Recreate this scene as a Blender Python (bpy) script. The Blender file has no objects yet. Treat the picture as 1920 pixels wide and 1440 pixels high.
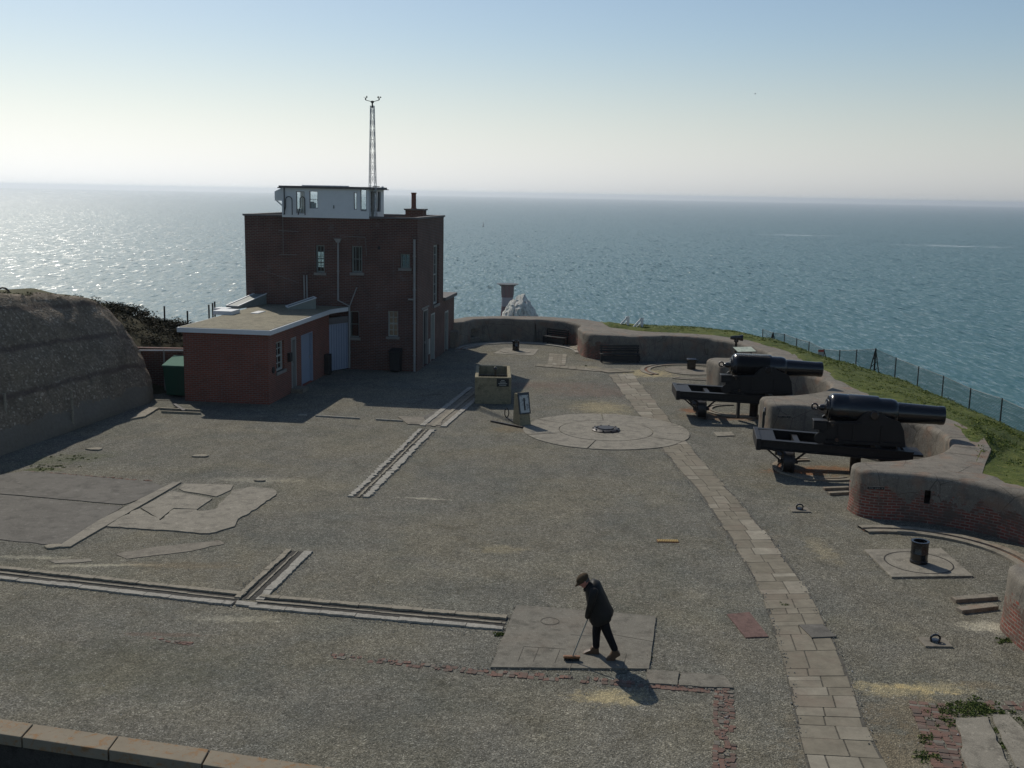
import bpy, math, random
from math import sin, cos, tan, atan2, radians, pi, sqrt, hypot
from mathutils import Vector, Matrix, noise
from mathutils.geometry import tessellate_polygon
random.seed(7)
S = bpy.context.scene
COL = S.collection

# ------------------------------------------------------------------ camera
CAM_H = 8.2
ROLL = math.atan(.0188)
FPX = 2020.0
PITCH = math.atan((720 - 363) * cos(ROLL) / FPX)
cam_d = bpy.data.cameras.new('camera')
cam = bpy.data.objects.new('camera', cam_d)
COL.objects.link(cam)
cam_d.sensor_width = 36
cam_d.lens = 36 * FPX / 1920
cam_d.clip_start = .1
cam_d.clip_end = 200000
cam.matrix_world = Matrix.Translation((0, 0, CAM_H)) @ Matrix.Rotation(pi / 2 - PITCH, 4, 'X') @ Matrix.Rotation(ROLL, 4, 'Z')
S.camera = cam

# ------------------------------------------------------------------ light
SUN_AZ, SUN_EL = radians(-30), radians(39)
w = bpy.data.worlds.new('World')
S.world = w
w.use_nodes = True
nt = w.node_tree
sky = nt.nodes.new('ShaderNodeTexSky')
sky.sky_type = 'NISHITA'
sky.sun_disc = False
sky.sun_elevation = SUN_EL
sky.sun_rotation = SUN_AZ
sky.altitude = 80
sky.air_density = 1.0
sky.dust_density = .5
sky.ozone_density = 1.0
# low sky is whitened by sea mist, upper sky keeps its blue
hs = nt.nodes.new('ShaderNodeHueSaturation'); hs.inputs['Saturation'].default_value = 1.05; hs.inputs['Value'].default_value = .87
nt.links.new(sky.outputs[0], hs.inputs['Color'])
bw = nt.nodes.new('ShaderNodeRGBToBW'); nt.links.new(sky.outputs[0], bw.inputs[0])
gm = nt.nodes.new('ShaderNodeMix'); gm.data_type = 'RGBA'; gm.blend_type = 'MULTIPLY'; gm.inputs[0].default_value = 1
nt.links.new(bw.outputs[0], gm.inputs[6]); gm.inputs[7].default_value = (.86, .89, .91, 1)
tg = nt.nodes.new('ShaderNodeTexCoord'); sg = nt.nodes.new('ShaderNodeSeparateXYZ'); nt.links.new(tg.outputs['Generated'], sg.inputs[0])
mz = nt.nodes.new('ShaderNodeMath'); mz.operation = 'MAXIMUM'; nt.links.new(sg.outputs[2], mz.inputs[0]); mz.inputs[1].default_value = .006
cz = nt.nodes.new('ShaderNodeCombineXYZ'); nt.links.new(sg.outputs[0], cz.inputs[0]); nt.links.new(sg.outputs[1], cz.inputs[1]); nt.links.new(mz.outputs[0], cz.inputs[2]); nt.links.new(cz.outputs[0], sky.inputs[0])
tc = nt.nodes.new('ShaderNodeTexCoord'); sx = nt.nodes.new('ShaderNodeSeparateXYZ'); nt.links.new(tc.outputs['Generated'], sx.inputs[0])
mr = nt.nodes.new('ShaderNodeMapRange'); mr.interpolation_type = 'SMOOTHSTEP'; nt.links.new(sx.outputs[2], mr.inputs[0])
mr.inputs[1].default_value = -.02; mr.inputs[2].default_value = .15; mr.inputs[3].default_value = 1; mr.inputs[4].default_value = 0
mm = nt.nodes.new('ShaderNodeMix'); mm.data_type = 'RGBA'
nt.links.new(mr.outputs[0], mm.inputs[0]); nt.links.new(hs.outputs[0], mm.inputs[6]); nt.links.new(gm.outputs[2], mm.inputs[7])
nt.links.new(mm.outputs[2], nt.nodes['Background'].inputs[0])
nt.nodes['Background'].inputs[1].default_value = .086
sd = bpy.data.lights.new('sun', 'SUN')
sd.energy = 3.0
sd.angle = radians(.5)
sd.color = (1, .94, .83)
sun = bpy.data.objects.new('sun', sd)
COL.objects.link(sun)
SUN_DIR = Vector((sin(SUN_AZ) * cos(SUN_EL), cos(SUN_AZ) * cos(SUN_EL), sin(SUN_EL)))
sun.rotation_euler = SUN_DIR.to_track_quat('Z', 'Y').to_euler()
sun.location = (-30, 60, 60)
vs = S.view_settings
vs.view_transform = 'Standard'
vs.look = 'None'
vs.exposure = .12
vs.gamma = 1
S.cycles.volume_bounces = 0

# ------------------------------------------------------------------ helpers
def ray(x, y):
    u = (x - 960) / FPX; v = -(y - 720) / FPX
    c, s = cos(ROLL), sin(ROLL)
    u2 = c * u - s * v; v2 = s * u + c * v
    cp, sp = cos(PITCH), sin(PITCH)
    return Vector((u2, cp + v2 * sp, -sp + v2 * cp))
ORG = Vector((0, 0, CAM_H))
def G(x, y, z=0.):
    r = ray(x, y); return ORG + r * ((z - CAM_H) / r.z)
def at(x, y, Y):
    r = ray(x, y); return ORG + r * (Y / r.y)

class MB:
    """collects shapes in world space (through T) and builds one mesh"""
    def __init__(s, T=None):
        s.v = []; s.f = []; s.uv = []; s.T = T or Matrix.Identity(4); s.mi = []; s.cur = 0
    def add(s, vs, fs, uvs=None):
        b = len(s.v)
        s.v += [s.T @ Vector(p) for p in vs]
        for i, f in enumerate(fs):
            s.f.append([b + k for k in f]); s.mi.append(s.cur)
            s.uv.append(uvs[i] if uvs else [(0, 0)] * len(f))
        return s
    def box(s, x0, x1, y0, y1, z0, z1):
        v = [(x, y, z) for z in (z0, z1) for y in (y0, y1) for x in (x0, x1)]
        return s.add(v, [(0, 2, 3, 1), (4, 5, 7, 6), (0, 1, 5, 4), (2, 6, 7, 3), (0, 4, 6, 2), (1, 3, 7, 5)])
    def hexa(s, a):   # 8 points: bottom 4 ccw, top 4 ccw
        return s.add(a, [(3, 2, 1, 0), (4, 5, 6, 7), (0, 1, 5, 4), (1, 2, 6, 5), (2, 3, 7, 6), (3, 0, 4, 7)])
    def prism(s, pts, z0, z1):
        n = len(pts)
        ar = sum(pts[i][0] * pts[(i + 1) % n][1] - pts[(i + 1) % n][0] * pts[i][1] for i in range(n))
        if ar < 0: pts = pts[::-1]
        v = [(p[0], p[1], z0) for p in pts] + [(p[0], p[1], z1) for p in pts]
        f = [(i, (i + 1) % n, n + (i + 1) % n, n + i) for i in range(n)]
        tri = tessellate_polygon([[Vector((p[0], p[1], 0)) for p in pts]])
        for t in tri:
            a = [pts[k] for k in t]
            cr = (a[1][0] - a[0][0]) * (a[2][1] - a[0][1]) - (a[1][1] - a[0][1]) * (a[2][0] - a[0][0])
            t = t if cr > 0 else t[::-1]
            f.append(tuple(n + k for k in t)); f.append(tuple(reversed(t)))
        return s.add(v, f)
    def bar(s, a, b, w_, h_=None, up=(0, 0, 1)):
        a = Vector(a); b = Vector(b); h_ = h_ or w_
        d = (b - a).normalized(); up = Vector(up)
        if abs(d.dot(up)) > .98: up = Vector((1, 0, 0))
        r = d.cross(up).normalized() * (w_ / 2); u = r.cross(d).normalized() * (h_ / 2)
        return s.hexa([a - r - u, a + r - u, b + r - u, b - r - u, a - r + u, a + r + u, b + r + u, b - r + u])
    def tube(s, pts, rad, n=8, cap=True):
        pts = [Vector(p) for p in pts]
        rs = rad if isinstance(rad, (list, tuple)) else [rad] * len(pts)
        v = []; f = []
        ref = None
        for i, p in enumerate(pts):
            d = (pts[min(i + 1, len(pts) - 1)] - pts[max(i - 1, 0)]).normalized()
            if ref is None:
                ref = Vector((0, 0, 1)) if abs(d.z) < .9 else Vector((1, 0, 0))
            a = d.cross(ref).normalized(); bb = a.cross(d).normalized(); ref = bb
            for k in range(n):
                t = 2 * pi * k / n
                v.append(p + (a * cos(t) + bb * sin(t)) * rs[i])
        for i in range(len(pts) - 1):
            for k in range(n):
                f.append((i * n + k, i * n + (k + 1) % n, (i + 1) * n + (k + 1) % n, (i + 1) * n + k))
        if cap:
            f.append(tuple(reversed(range(n)))); f.append(tuple((len(pts) - 1) * n + k for k in range(n)))
        # make outward
        return s.add(v, [tuple(reversed(q)) for q in f])
    def lathe(s, prof, n=24, c=(0, 0, 0), axis=None):
        """prof: (r, h) along axis from c"""
        ax = Vector(axis or (0, 0, 1)).normalized(); c = Vector(c)
        rf = Vector((0, 0, 1)) if abs(ax.z) < .9 else Vector((1, 0, 0))
        a = ax.cross(rf).normalized(); b = ax.cross(a)
        v = []; f = []
        for r, h in prof:
            for k in range(n):
                t = 2 * pi * k / n
                v.append(c + ax * h + (a * cos(t) + b * sin(t)) * max(r, 1e-4))
        for i in range(len(prof) - 1):
            for k in range(n):
                f.append((i * n + k, i * n + (k + 1) % n, (i + 1) * n + (k + 1) % n, (i + 1) * n + k))
        return s.add(v, f)
    def build(s, name, mat, parent=None, smooth=None, bevel=0):
        root = parent
        while root is not None and root.parent is not None: root = root.parent
        inv = root.matrix_basis.inverted() if root is not None else Matrix.Identity(4)
        me = bpy.data.meshes.new(name)
        me.from_pydata([inv @ p for p in s.v], [], s.f)
        ul = me.uv_layers.new(name='uv')
        k = 0
        for u in s.uv:
            for c in u:
                ul.data[k].uv = c; k += 1
        for m in (mat if isinstance(mat, (list, tuple)) else [mat]): me.materials.append(m)
        for i, p in enumerate(me.polygons): p.material_index = s.mi[i]
        me.validate()
        o = bpy.data.objects.new(name, me)
        COL.objects.link(o)
        if parent is not None: o.parent = parent
        if smooth is not None:
            me.shade_smooth(); me.set_sharp_from_angle(angle=radians(smooth))
        if bevel:
            bm_ = o.modifiers.new('bevel', 'BEVEL'); bm_.width = bevel; bm_.segments = 2; bm_.limit_method = 'ANGLE'
        return o

def root(name, loc, rz=0, label=None, cat=None, group=None):
    o = bpy.data.objects.new(name, None)
    o.empty_display_size = .2
    o.matrix_basis = Matrix.Translation(loc) @ Matrix.Rotation(rz, 4, 'Z')
    o.location = loc; o.rotation_euler = (0, 0, rz)
    COL.objects.link(o)
    tag(o, label, cat, group)
    return o
def tag(o, label=None, cat=None, group=None, kind=None):
    if label: o['label'] = label
    if cat: o['category'] = cat
    if group: o['group'] = group
    if kind: o['kind'] = kind
    return o

# ------------------------------------------------------------------ material DSL
class N:
    def __init__(s, name, rough=.8, spec=.3, metal=0):
        s.m = bpy.data.materials.new(name); s.m.use_nodes = True
        s.t = s.m.node_tree; s.b = s.t.nodes['Principled BSDF']
        s.set('Roughness', rough); s.set('Specular IOR Level', spec); s.set('Metallic', metal)
    def n(s, typ, **k):
        x = s.t.nodes.new(typ)
        for a, b in k.items(): setattr(x, a, b)
        return x
    def L(s, a, b): s.t.links.new(a, b)
    def put(s, sock, v):
        if hasattr(v, 'is_output'): s.L(v, sock)
        elif isinstance(v, (tuple, list)): sock.default_value = (*v, 1) if (len(v) == 3 and len(sock.default_value) == 4) else v
        else: sock.default_value = v
    def set(s, name, v): s.put(s.b.inputs[name], v)
    def obj(s): return s.n('ShaderNodeTexCoord').outputs['Object']
    def pos(s): return s.n('ShaderNodeNewGeometry').outputs['Position']
    def uv(s): return s.n('ShaderNodeTexCoord').outputs['UV']
    def map(s, vec, scale=(1, 1, 1), loc=(0, 0, 0), rot=(0, 0, 0)):
        x = s.n('ShaderNodeMapping'); s.L(vec, x.inputs[0])
        x.inputs['Scale'].default_value = scale; x.inputs['Location'].default_value = loc; x.inputs['Rotation'].default_value = rot
        return x.outputs[0]
    def noise(s, vec, scale, detail=4, rough=.55, dist=0, out=0):
        x = s.n('ShaderNodeTexNoise'); s.L(vec, x.inputs['Vector'])
        x.inputs['Scale'].default_value = scale; x.inputs['Detail'].default_value = detail
        x.inputs['Roughness'].default_value = rough; x.inputs['Distortion'].default_value = dist
        return x.outputs[out]
    def vor(s, vec, scale, feature='F1', out='Distance', rnd=1):
        x = s.n('ShaderNodeTexVoronoi', feature=feature); s.L(vec, x.inputs['Vector'])
        x.inputs['Scale'].default_value = scale; x.inputs['Randomness'].default_value = rnd
        return x.outputs[out]
    def ramp(s, fac, stops):
        x = s.n('ShaderNodeValToRGB'); s.L(fac, x.inputs[0])
        el = x.color_ramp.elements
        while len(el) < len(stops): el.new(.5)
        for e, (p, c) in zip(el, stops):
            e.position = p; e.color = (c, c, c, 1) if not isinstance(c, tuple) else (*c, 1)
        return x.outputs[0]
    def mix(s, fac, a, b, typ='MIX'):
        x = s.n('ShaderNodeMix', data_type='RGBA', blend_type=typ)
        s.put(x.inputs[0], fac); s.put(x.inputs[6], a); s.put(x.inputs[7], b)
        return x.outputs[2]
    def math(s, op, a, b=0., c=None, clamp=False):
        x = s.n('ShaderNodeMath', operation=op, use_clamp=clamp)
        s.put(x.inputs[0], a); s.put(x.inputs[1], b)
        if c is not None: s.put(x.inputs[2], c)
        return x.outputs[0]
    def sep(s, v):
        x = s.n('ShaderNodeSeparateXYZ'); s.L(v, x.inputs[0]); return x.outputs
    def comb(s, a, b, c=0.):
        x = s.n('ShaderNodeCombineXYZ')
        for i, q in enumerate((a, b, c)): s.put(x.inputs[i], q)
        return x.outputs[0]
    def bump(s, h, strength=.5, dist=.01, prev=None):
        x = s.n('ShaderNodeBump'); s.L(h, x.inputs['Height'])
        x.inputs['Strength'].default_value = strength; x.inputs['Distance'].default_value = dist
        if prev is not None: s.L(prev, x.inputs['Normal'])
        s.L(x.outputs[0], s.b.inputs['Normal']); return x.outputs[0]
    def col(s, v): s.set('Base Color', v); return s
    def blob(s, P, x, y, rx, ry, ang=0, nz=None, soft=.5):
        """soft elliptical mask round a place on the ground"""
        m = s.map(P, loc=(-x, -y, 0)); m = s.map(m, rot=(0, 0, -ang)); m = s.map(m, scale=(1 / rx, 1 / ry, 0))
        l = s.n('ShaderNodeVectorMath', operation='LENGTH'); s.L(m, l.inputs[0])
        d = l.outputs['Value']
        if nz is not None: d = s.math('ADD', d, s.math('MULTIPLY', s.math('SUBTRACT', nz, .5), 3.4))
        mr = s.n('ShaderNodeMapRange'); mr.clamp = True
        s.L(d, mr.inputs[0]); mr.inputs[1].default_value = 1; mr.inputs[2].default_value = 1 - soft
        mr.inputs[3].default_value = 0; mr.inputs[4].default_value = 1
        return mr.outputs[0]

def simple(name, c, rough=.6, spec=.4, metal=0, var=.25, scale=4, bump=0, bscale=40):
    m = N(name, rough, spec, metal); o = m.obj()
    n1 = m.noise(o, scale, 5)
    m.col(m.mix(n1, tuple(q * (1 - var) for q in c), tuple(min(1, q * (1 + var)) for q in c)))
    if bump: m.bump(m.noise(o, bscale, 3), bump, .01)
    return m.m

def gravel_mat(name='gravel', patches=True):
    m = N(name, .92, .12); P = m.pos()
    fine = m.vor(P, 52, out='Color'); fs = m.sep(fine)
    g = m.ramp(fs[0], [(0, (.085, .081, .066)), (.35, (.136, .128, .103)), (.7, (.188, .177, .145)), (.93, (.25, .236, .197)), (1, (.38, .36, .305))])
    med = m.noise(P, 9, 4, .65)
    g = m.mix(1, g, m.ramp(med, [(.3, .72), (.7, 1.22)]), 'MULTIPLY')
    big = m.noise(P, .28, 6, .62, .4)
    g = m.mix(m.ramp(big, [(.42, 0.), (.62, .6)]), g, m.mix(1, g, (1.12, 1.06, .92), 'MULTIPLY'))
    big2 = m.noise(m.map(P, loc=(31, 7, 3)), .5, 6, .65)
    g = m.mix(m.ramp(big2, [(.45, 0.), (.66, .7)]), g, m.mix(1, g, (.76, .82, .86), 'MULTIPLY'))
    big3 = m.noise(m.map(P, loc=(3, 17, 3), scale=(.5, 1.3, 1), rot=(0, 0, .5)), .42, 7, .7)
    g = m.mix(m.ramp(big3, [(.5, 0.), (.68, .65)]), g, m.mix(1, g, (1.22, 1.21, 1.16), 'MULTIPLY'))
    big4 = m.noise(m.map(P, loc=(13, 7, 9)), .9, 7, .72)
    g = m.mix(m.ramp(big4, [(.54, 0.), (.66, .6)]), g, m.mix(1, g, (.76, .74, .68), 'MULTIPLY'))
    mid = m.noise(m.map(P, loc=(1, 7, 19), scale=(1, .6, 1)), 2.3, 7, .75)
    g = m.mix(1, g, m.ramp(mid, [(.35, .84), (.65, 1.13)]), 'MULTIPLY')
    if patches:
        nz = m.noise(P, 3.2, 8, .78)
        sand = (.36, .31, .20); rust = (.22, .10, .05); grn = (.07, .09, .025); chalk = (.42, .40, .34); red = (.155, .105, .09); brn = (.17, .14, .10)
        def pt(x, y): q = G(x, y); return q.x, q.y
        L = [((1145, 1308), .75, .35, 0, sand, .85), ((1690, 1295), .9, .3, 0, sand, .6), ((1760, 1290), .7, .28, 0, sand, .6), ((1620, 1285), .5, .2, 0, sand, .4), ((1840, 1285), .5, .2, 0, brn, .5),
             ((940, 1030), .7, .4, 0, sand, .3), ((1215, 700), 1.4, 1.3, .3, sand, .9), ((1130, 765), 1.3, 1.7, 0, sand, .45), ((1100, 690), .9, .8, 0, sand, .4), ((1020, 722), 3.6, 1.0, .1, red, .45), ((1120, 735), 2.6, 1.4, .1, red, .45),
             ((955, 805), .9, .7, 0, brn, .6), ((1590, 885), 1.6, 1.0, 0, brn, .7), ((1500, 885), 1.2, .5, 0, rust, .8), ((1570, 880), 1.5, .4, -.2, rust, .5), ((1300, 770), .6, .6, 0, rust, .8), ((1370, 782), 1.7, .8, 0, rust, .5),
             ((1850, 1175), .55, .35, 0, chalk, .8), ((480, 900), 1.6, .35, 0, chalk, .35), ((800, 935), .9, .1, -.1, chalk, .5), ((180, 1060), 1.5, .12, .1, chalk, .6), ((60, 1045), 1.2, .15, 0, chalk, .5), ((440, 1160), 1.2, .2, 0, chalk, .35),
             ((130, 860), 1.7, .8, .5, grn, .35), ((80, 880), .6, .3, 0, grn, .7), ((300, 1190), 1.0, .12, 0, red, .5), ((1165, 640), .6, .8, 0, chalk, .2), ((1100, 595 + 80), .6, .5, 0, brn, .4), ((1300, 1115), .3, .3, 0, chalk, .2),
             ((1650, 1420), 1.5, 1.5, 0, brn, .6), ((1720, 1340), 1.2, .8, 0, brn, .5), ((1540, 1030), .35, 1.2, .1, sand, .25), ((1400, 1000), 1.0, 1.4, 0, brn, .3), ((250, 1250), 2.5, 1.4, 0, (.085, .085, .06), .4), ((700, 1350), 1.8, .8, 0, (.1, .1, .09), .3), ((340, 1060), 1.6, .3, 0, brn, .5)]
        for (px, rx, ry, an, c, a) in L:
            x, y = pt(*px)
            k = m.blob(P, x, y, rx, ry, an, nz, .6)
            k = m.math('MULTIPLY', k, a)
            g = m.mix(k, g, m.mix(.5, c, m.mix(1, g, tuple(q / .13 * .9 for q in c), 'MULTIPLY')))
    m.col(g)
    h = m.math('ADD', m.math('MULTIPLY', fs[1], .5), m.vor(P, 38))
    h = m.math('ADD', h, m.math('MULTIPLY', m.noise(P, 3, 6, .7), 2.5))
    m.bump(h, .6, .022)
    return m.m

def concrete_mat(name, c, rust=0., speck=True, scale=1.2, var=.28):
    m = N(name, .88, .2); P = m.pos()
    a = m.noise(P, scale, 7, .62, .3)
    col = m.mix(a, tuple(q * (1 - var) for q in c), tuple(min(.9, q * (1 + var)) for q in c))
    st = m.noise(m.map(P, loc=(9, 3, 1)), scale * 2.5, 6, .7)
    col = m.mix(m.ramp(st, [(.48, 0.), (.66, .75)]), col, tuple(q * .5 for q in c))
    li = m.noise(m.map(P, loc=(19, 3, 1)), scale * 6, 5, .7)
    col = m.mix(m.ramp(li, [(.56, 0.), (.66, .5)]), col, tuple(min(.6, q * 1.6) for q in c))
    if rust:
        r = m.noise(m.map(P, loc=(2, 30, 5)), .9, 6, .65)
        col = m.mix(m.ramp(r, [(.5, 0.), (.68, rust)]), col, (.30, .17, .10))
    if speck:
        sp = m.noise(P, 55, 2, .5)
        col = m.mix(1, col, m.ramp(sp, [(.3, .75), (.7, 1.2)]), 'MULTIPLY')
    m.col(col)
    m.bump(m.noise(P, 22, 5, .7), .35, .012)
    return m.m

def wallvec(m, o):
    """horizontal run / height coordinates for upright walls"""
    nrm = m.n('ShaderNodeNewGeometry').outputs['True Normal']
    vt = m.n('ShaderNodeVectorTransform', vector_type='NORMAL', convert_from='WORLD', convert_to='OBJECT'); m.L(nrm, vt.inputs[0])
    ns = m.sep(vt.outputs[0]); os_ = m.sep(o)
    k = m.math('GREATER_THAN', m.math('ABSOLUTE', ns[0]), m.math('ABSOLUTE', ns[1]))
    run = m.math('ADD', m.math('MULTIPLY', os_[0], m.math('SUBTRACT', 1, k)), m.math('MULTIPLY', os_[1], k))
    return m.comb(run, os_[2], 0.)
def brick_cols(m, vec, c1, c2, mort, msize=.012):
    x = m.n('ShaderNodeTexBrick'); m.L(vec, x.inputs['Vector'])
    x.inputs['Color1'].default_value = (*c1, 1); x.inputs['Color2'].default_value = (*c2, 1); x.inputs['Mortar'].default_value = (*mort, 1)
    x.inputs['Scale'].default_value = 1; x.inputs['Brick Width'].default_value = .225; x.inputs['Row Height'].default_value = .075
    x.inputs['Mortar Size'].default_value = msize; x.inputs['Mortar Smooth'].default_value = .2; x.inputs['Bias'].default_value = 0
    return x
def brick_mat(name, c1, c2, mort, dark=.5):
    m = N(name, .85, .2); o = m.obj(); v = wallvec(m, o)
    x = brick_cols(m, v, c1, c2, mort)
    col = x.outputs['Color']
    a = m.noise(o, .7, 6, .65)
    col = m.mix(m.ramp(a, [(.4, 0.), (.65, dark)]), col, m.mix(1, col, (.4, .42, .45), 'MULTIPLY'))
    b = m.noise(m.map(o, loc=(8, 8, 8)), 1.6, 6, .7)
    col = m.mix(m.ramp(b, [(.58, 0.), (.74, .35)]), col, (.22, .2, .18))
    # pale lime runs
    r = m.noise(m.map(o, scale=(5, 5, .35)), 1, 5, .6)
    col = m.mix(m.ramp(r, [(.6, 0.), (.75, .25)]), col, (.2, .19, .18))
    m.col(col)
    m.bump(x.outputs['Fac'], .6, -.008)
    return m.m

def parapet_mat():
    m = N('rendered_parapet', .9, .18); P = m.pos(); uv = m.uv(); ps = m.sep(P)
    a = m.noise(P, 1.1, 7, .65, .3)
    conc = m.mix(a, (.12, .107, .088), (.255, .228, .187))
    st = m.noise(m.map(P, loc=(4, 2, 0)), 3, 7, .7)
    conc = m.mix(m.ramp(st, [(.5, 0.), (.7, .6)]), conc, (.07, .065, .056))
    grit = m.noise(P, 45, 3, .6)
    conc = m.mix(1, conc, m.ramp(grit, [(.3, .72), (.7, 1.28)]), 'MULTIPLY')
    # dark weather streaks, cracks and lichen
    sk = m.noise(m.map(P, scale=(2.2, 2.2, .3)), 2, 5, .65)
    conc = m.mix(m.ramp(sk, [(.55, 0.), (.7, .45)]), conc, (.06, .055, .05))
    cr = m.vor(m.map(P, loc=(1, 1, 1)), .9, feature='DISTANCE_TO_EDGE')
    conc = m.mix(m.ramp(cr, [(.0, .7), (.012, 0.)]), conc, (.04, .035, .03))
    lic = m.noise(P, 7, 6, .75)
    conc = m.mix(m.ramp(lic, [(.6, 0.), (.68, .6)]), conc, (.33, .31, .26))
    rust = m.noise(m.map(P, loc=(7, 1, 3)), 1.4, 5, .6)
    conc = m.mix(m.ramp(rust, [(.52, 0.), (.7, .55)]), conc, (.24, .14, .09))
    b = brick_cols(m, uv, (.27, .085, .06), (.15, .058, .045), (.25, .21, .17), .012)
    bc = m.mix(m.ramp(m.noise(P, 2.2, 6, .7), [(.42, 0.), (.58, .9)]), b.outputs['Color'], (.12, .095, .075))
    # render survives high up, brick shows below; more of it on the nearest piers and the far one
    lim = m.math('ADD', .72, m.math('MULTIPLY', m.math('SUBTRACT', m.noise(P, 1.6, 7, .75), .5), 2.0))
    low = m.math('LESS_THAN', ps[2], lim)
    near = m.math('LESS_THAN', ps[1], 28.6)
    farx = m.math('MULTIPLY', m.math('GREATER_THAN', ps[1], 53.5), m.math('GREATER_THAN', ps[0], 2.2))
    farx = m.math('MULTIPLY', farx, m.math('LESS_THAN', ps[0], 5.))
    zone = m.math('MAXIMUM', near, farx)
    k = m.math('MULTIPLY', low, zone)
    m.col(m.mix(k, conc, bc))
    m.bump(m.math('ADD', m.noise(P, 16, 6, .7), m.math('MULTIPLY', m.noise(P, 2, 3), 2.)), .5, .02)
    return m.m

M = {}
M['gravel'] = gravel_mat()
M['concrete'] = concrete_mat('weathered_concrete', (.205, .182, .145))
M['pale_concrete'] = concrete_mat('pale_concrete', (.245, .222, .178), var=.25)
M['grey_pad'] = concrete_mat('grey_pad_concrete', (.135, .125, .108), scale=.8, var=.25)
M['slab'] = concrete_mat('square_slab_concrete', (.185, .17, .138), scale=1.8, rust=.08)
M['kerb'] = concrete_mat('kerb_stone', (.27, .24, .185), scale=3)
M['white_kerb'] = concrete_mat('whitewashed_kerb', (.33, .31, .265), scale=4)
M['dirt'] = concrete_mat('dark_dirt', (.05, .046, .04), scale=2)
M['parapet'] = parapet_mat()
M['brick_main'] = brick_mat('old_brown_brick', (.15, .062, .045), (.105, .05, .04), (.17, .15, .13))
M['brick_annex'] = brick_mat('red_brick', (.25, .075, .05), (.19, .06, .042), (.2, .16, .13), .3)
M['coping'] = simple('dark_coping', (.13, .12, .115), .8, .3, var=.3)
M['white'] = simple('white_paint', (.66, .67, .66), .5, .4, var=.1)
M['cream'] = simple('cream_paint', (.36, .37, .34), .55, .4, var=.15)
M['pipe'] = simple('grey_pipe_paint', (.27, .265, .25), .5, .4, var=.2)
M['door'] = simple('blue_grey_door', (.25, .29, .36), .5, .4, var=.1)
M['black'] = simple('black_paint', (.012, .012, .013), .22, .6, var=.3)
M['black_matt'] = simple('black_matt', (.02, .02, .02), .6, .4, var=.3)
M['iron'] = simple('dark_iron', (.035, .03, .028), .5, .5, metal=.4, var=.5, scale=12)
M['rust'] = simple('rusty_iron', (.16, .07, .035), .8, .3, var=.5, scale=8)
M['galv'] = simple('galvanised_steel', (.35, .36, .37), .45, .5, metal=.5, var=.2)
M['bin_green'] = simple('green_plastic', (.012, .06, .038), .45, .5, var=.15)
M['bin_lid'] = simple('pale_green_lid', (.09, .2, .15), .8, .1, var=.1)
M['roof_felt'] = concrete_mat('mossy_roof_felt', (.24, .215, .15), scale=1.6, var=.35)
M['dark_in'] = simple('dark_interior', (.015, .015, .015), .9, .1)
M['wood'] = simple('broom_wood', (.22, .1, .04), .5, .4, var=.2, scale=9)
M['yellow'] = simple('yellow_grate', (.34, .25, .08), .7, .3, var=.4, scale=20)
M['red_plate'] = concrete_mat('red_painted_plate', (.16, .1, .085), scale=3)

def glass_mat(name, tint=(.9, .95, .95), op=.15):
    m = N(name); t = m.t
    tr = m.n('ShaderNodeBsdfTransparent'); tr.inputs[0].default_value = (*tint, 1)
    gl = m.n('ShaderNodeBsdfGlossy'); gl.inputs['Roughness'].default_value = .05
    mx = m.n('ShaderNodeMixShader'); lw = m.n('ShaderNodeLayerWeight'); lw.inputs[0].default_value = .25
    m.L(m.math('ADD', lw.outputs['Fresnel'], op, clamp=True), mx.inputs[0])
    m.L(tr.outputs[0], mx.inputs[1]); m.L(gl.outputs[0], mx.inputs[2])
    m.L(mx.outputs[0], t.nodes['Material Output'].inputs[0])
    return m.m
M['glass'] = glass_mat('window_glass')

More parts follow.
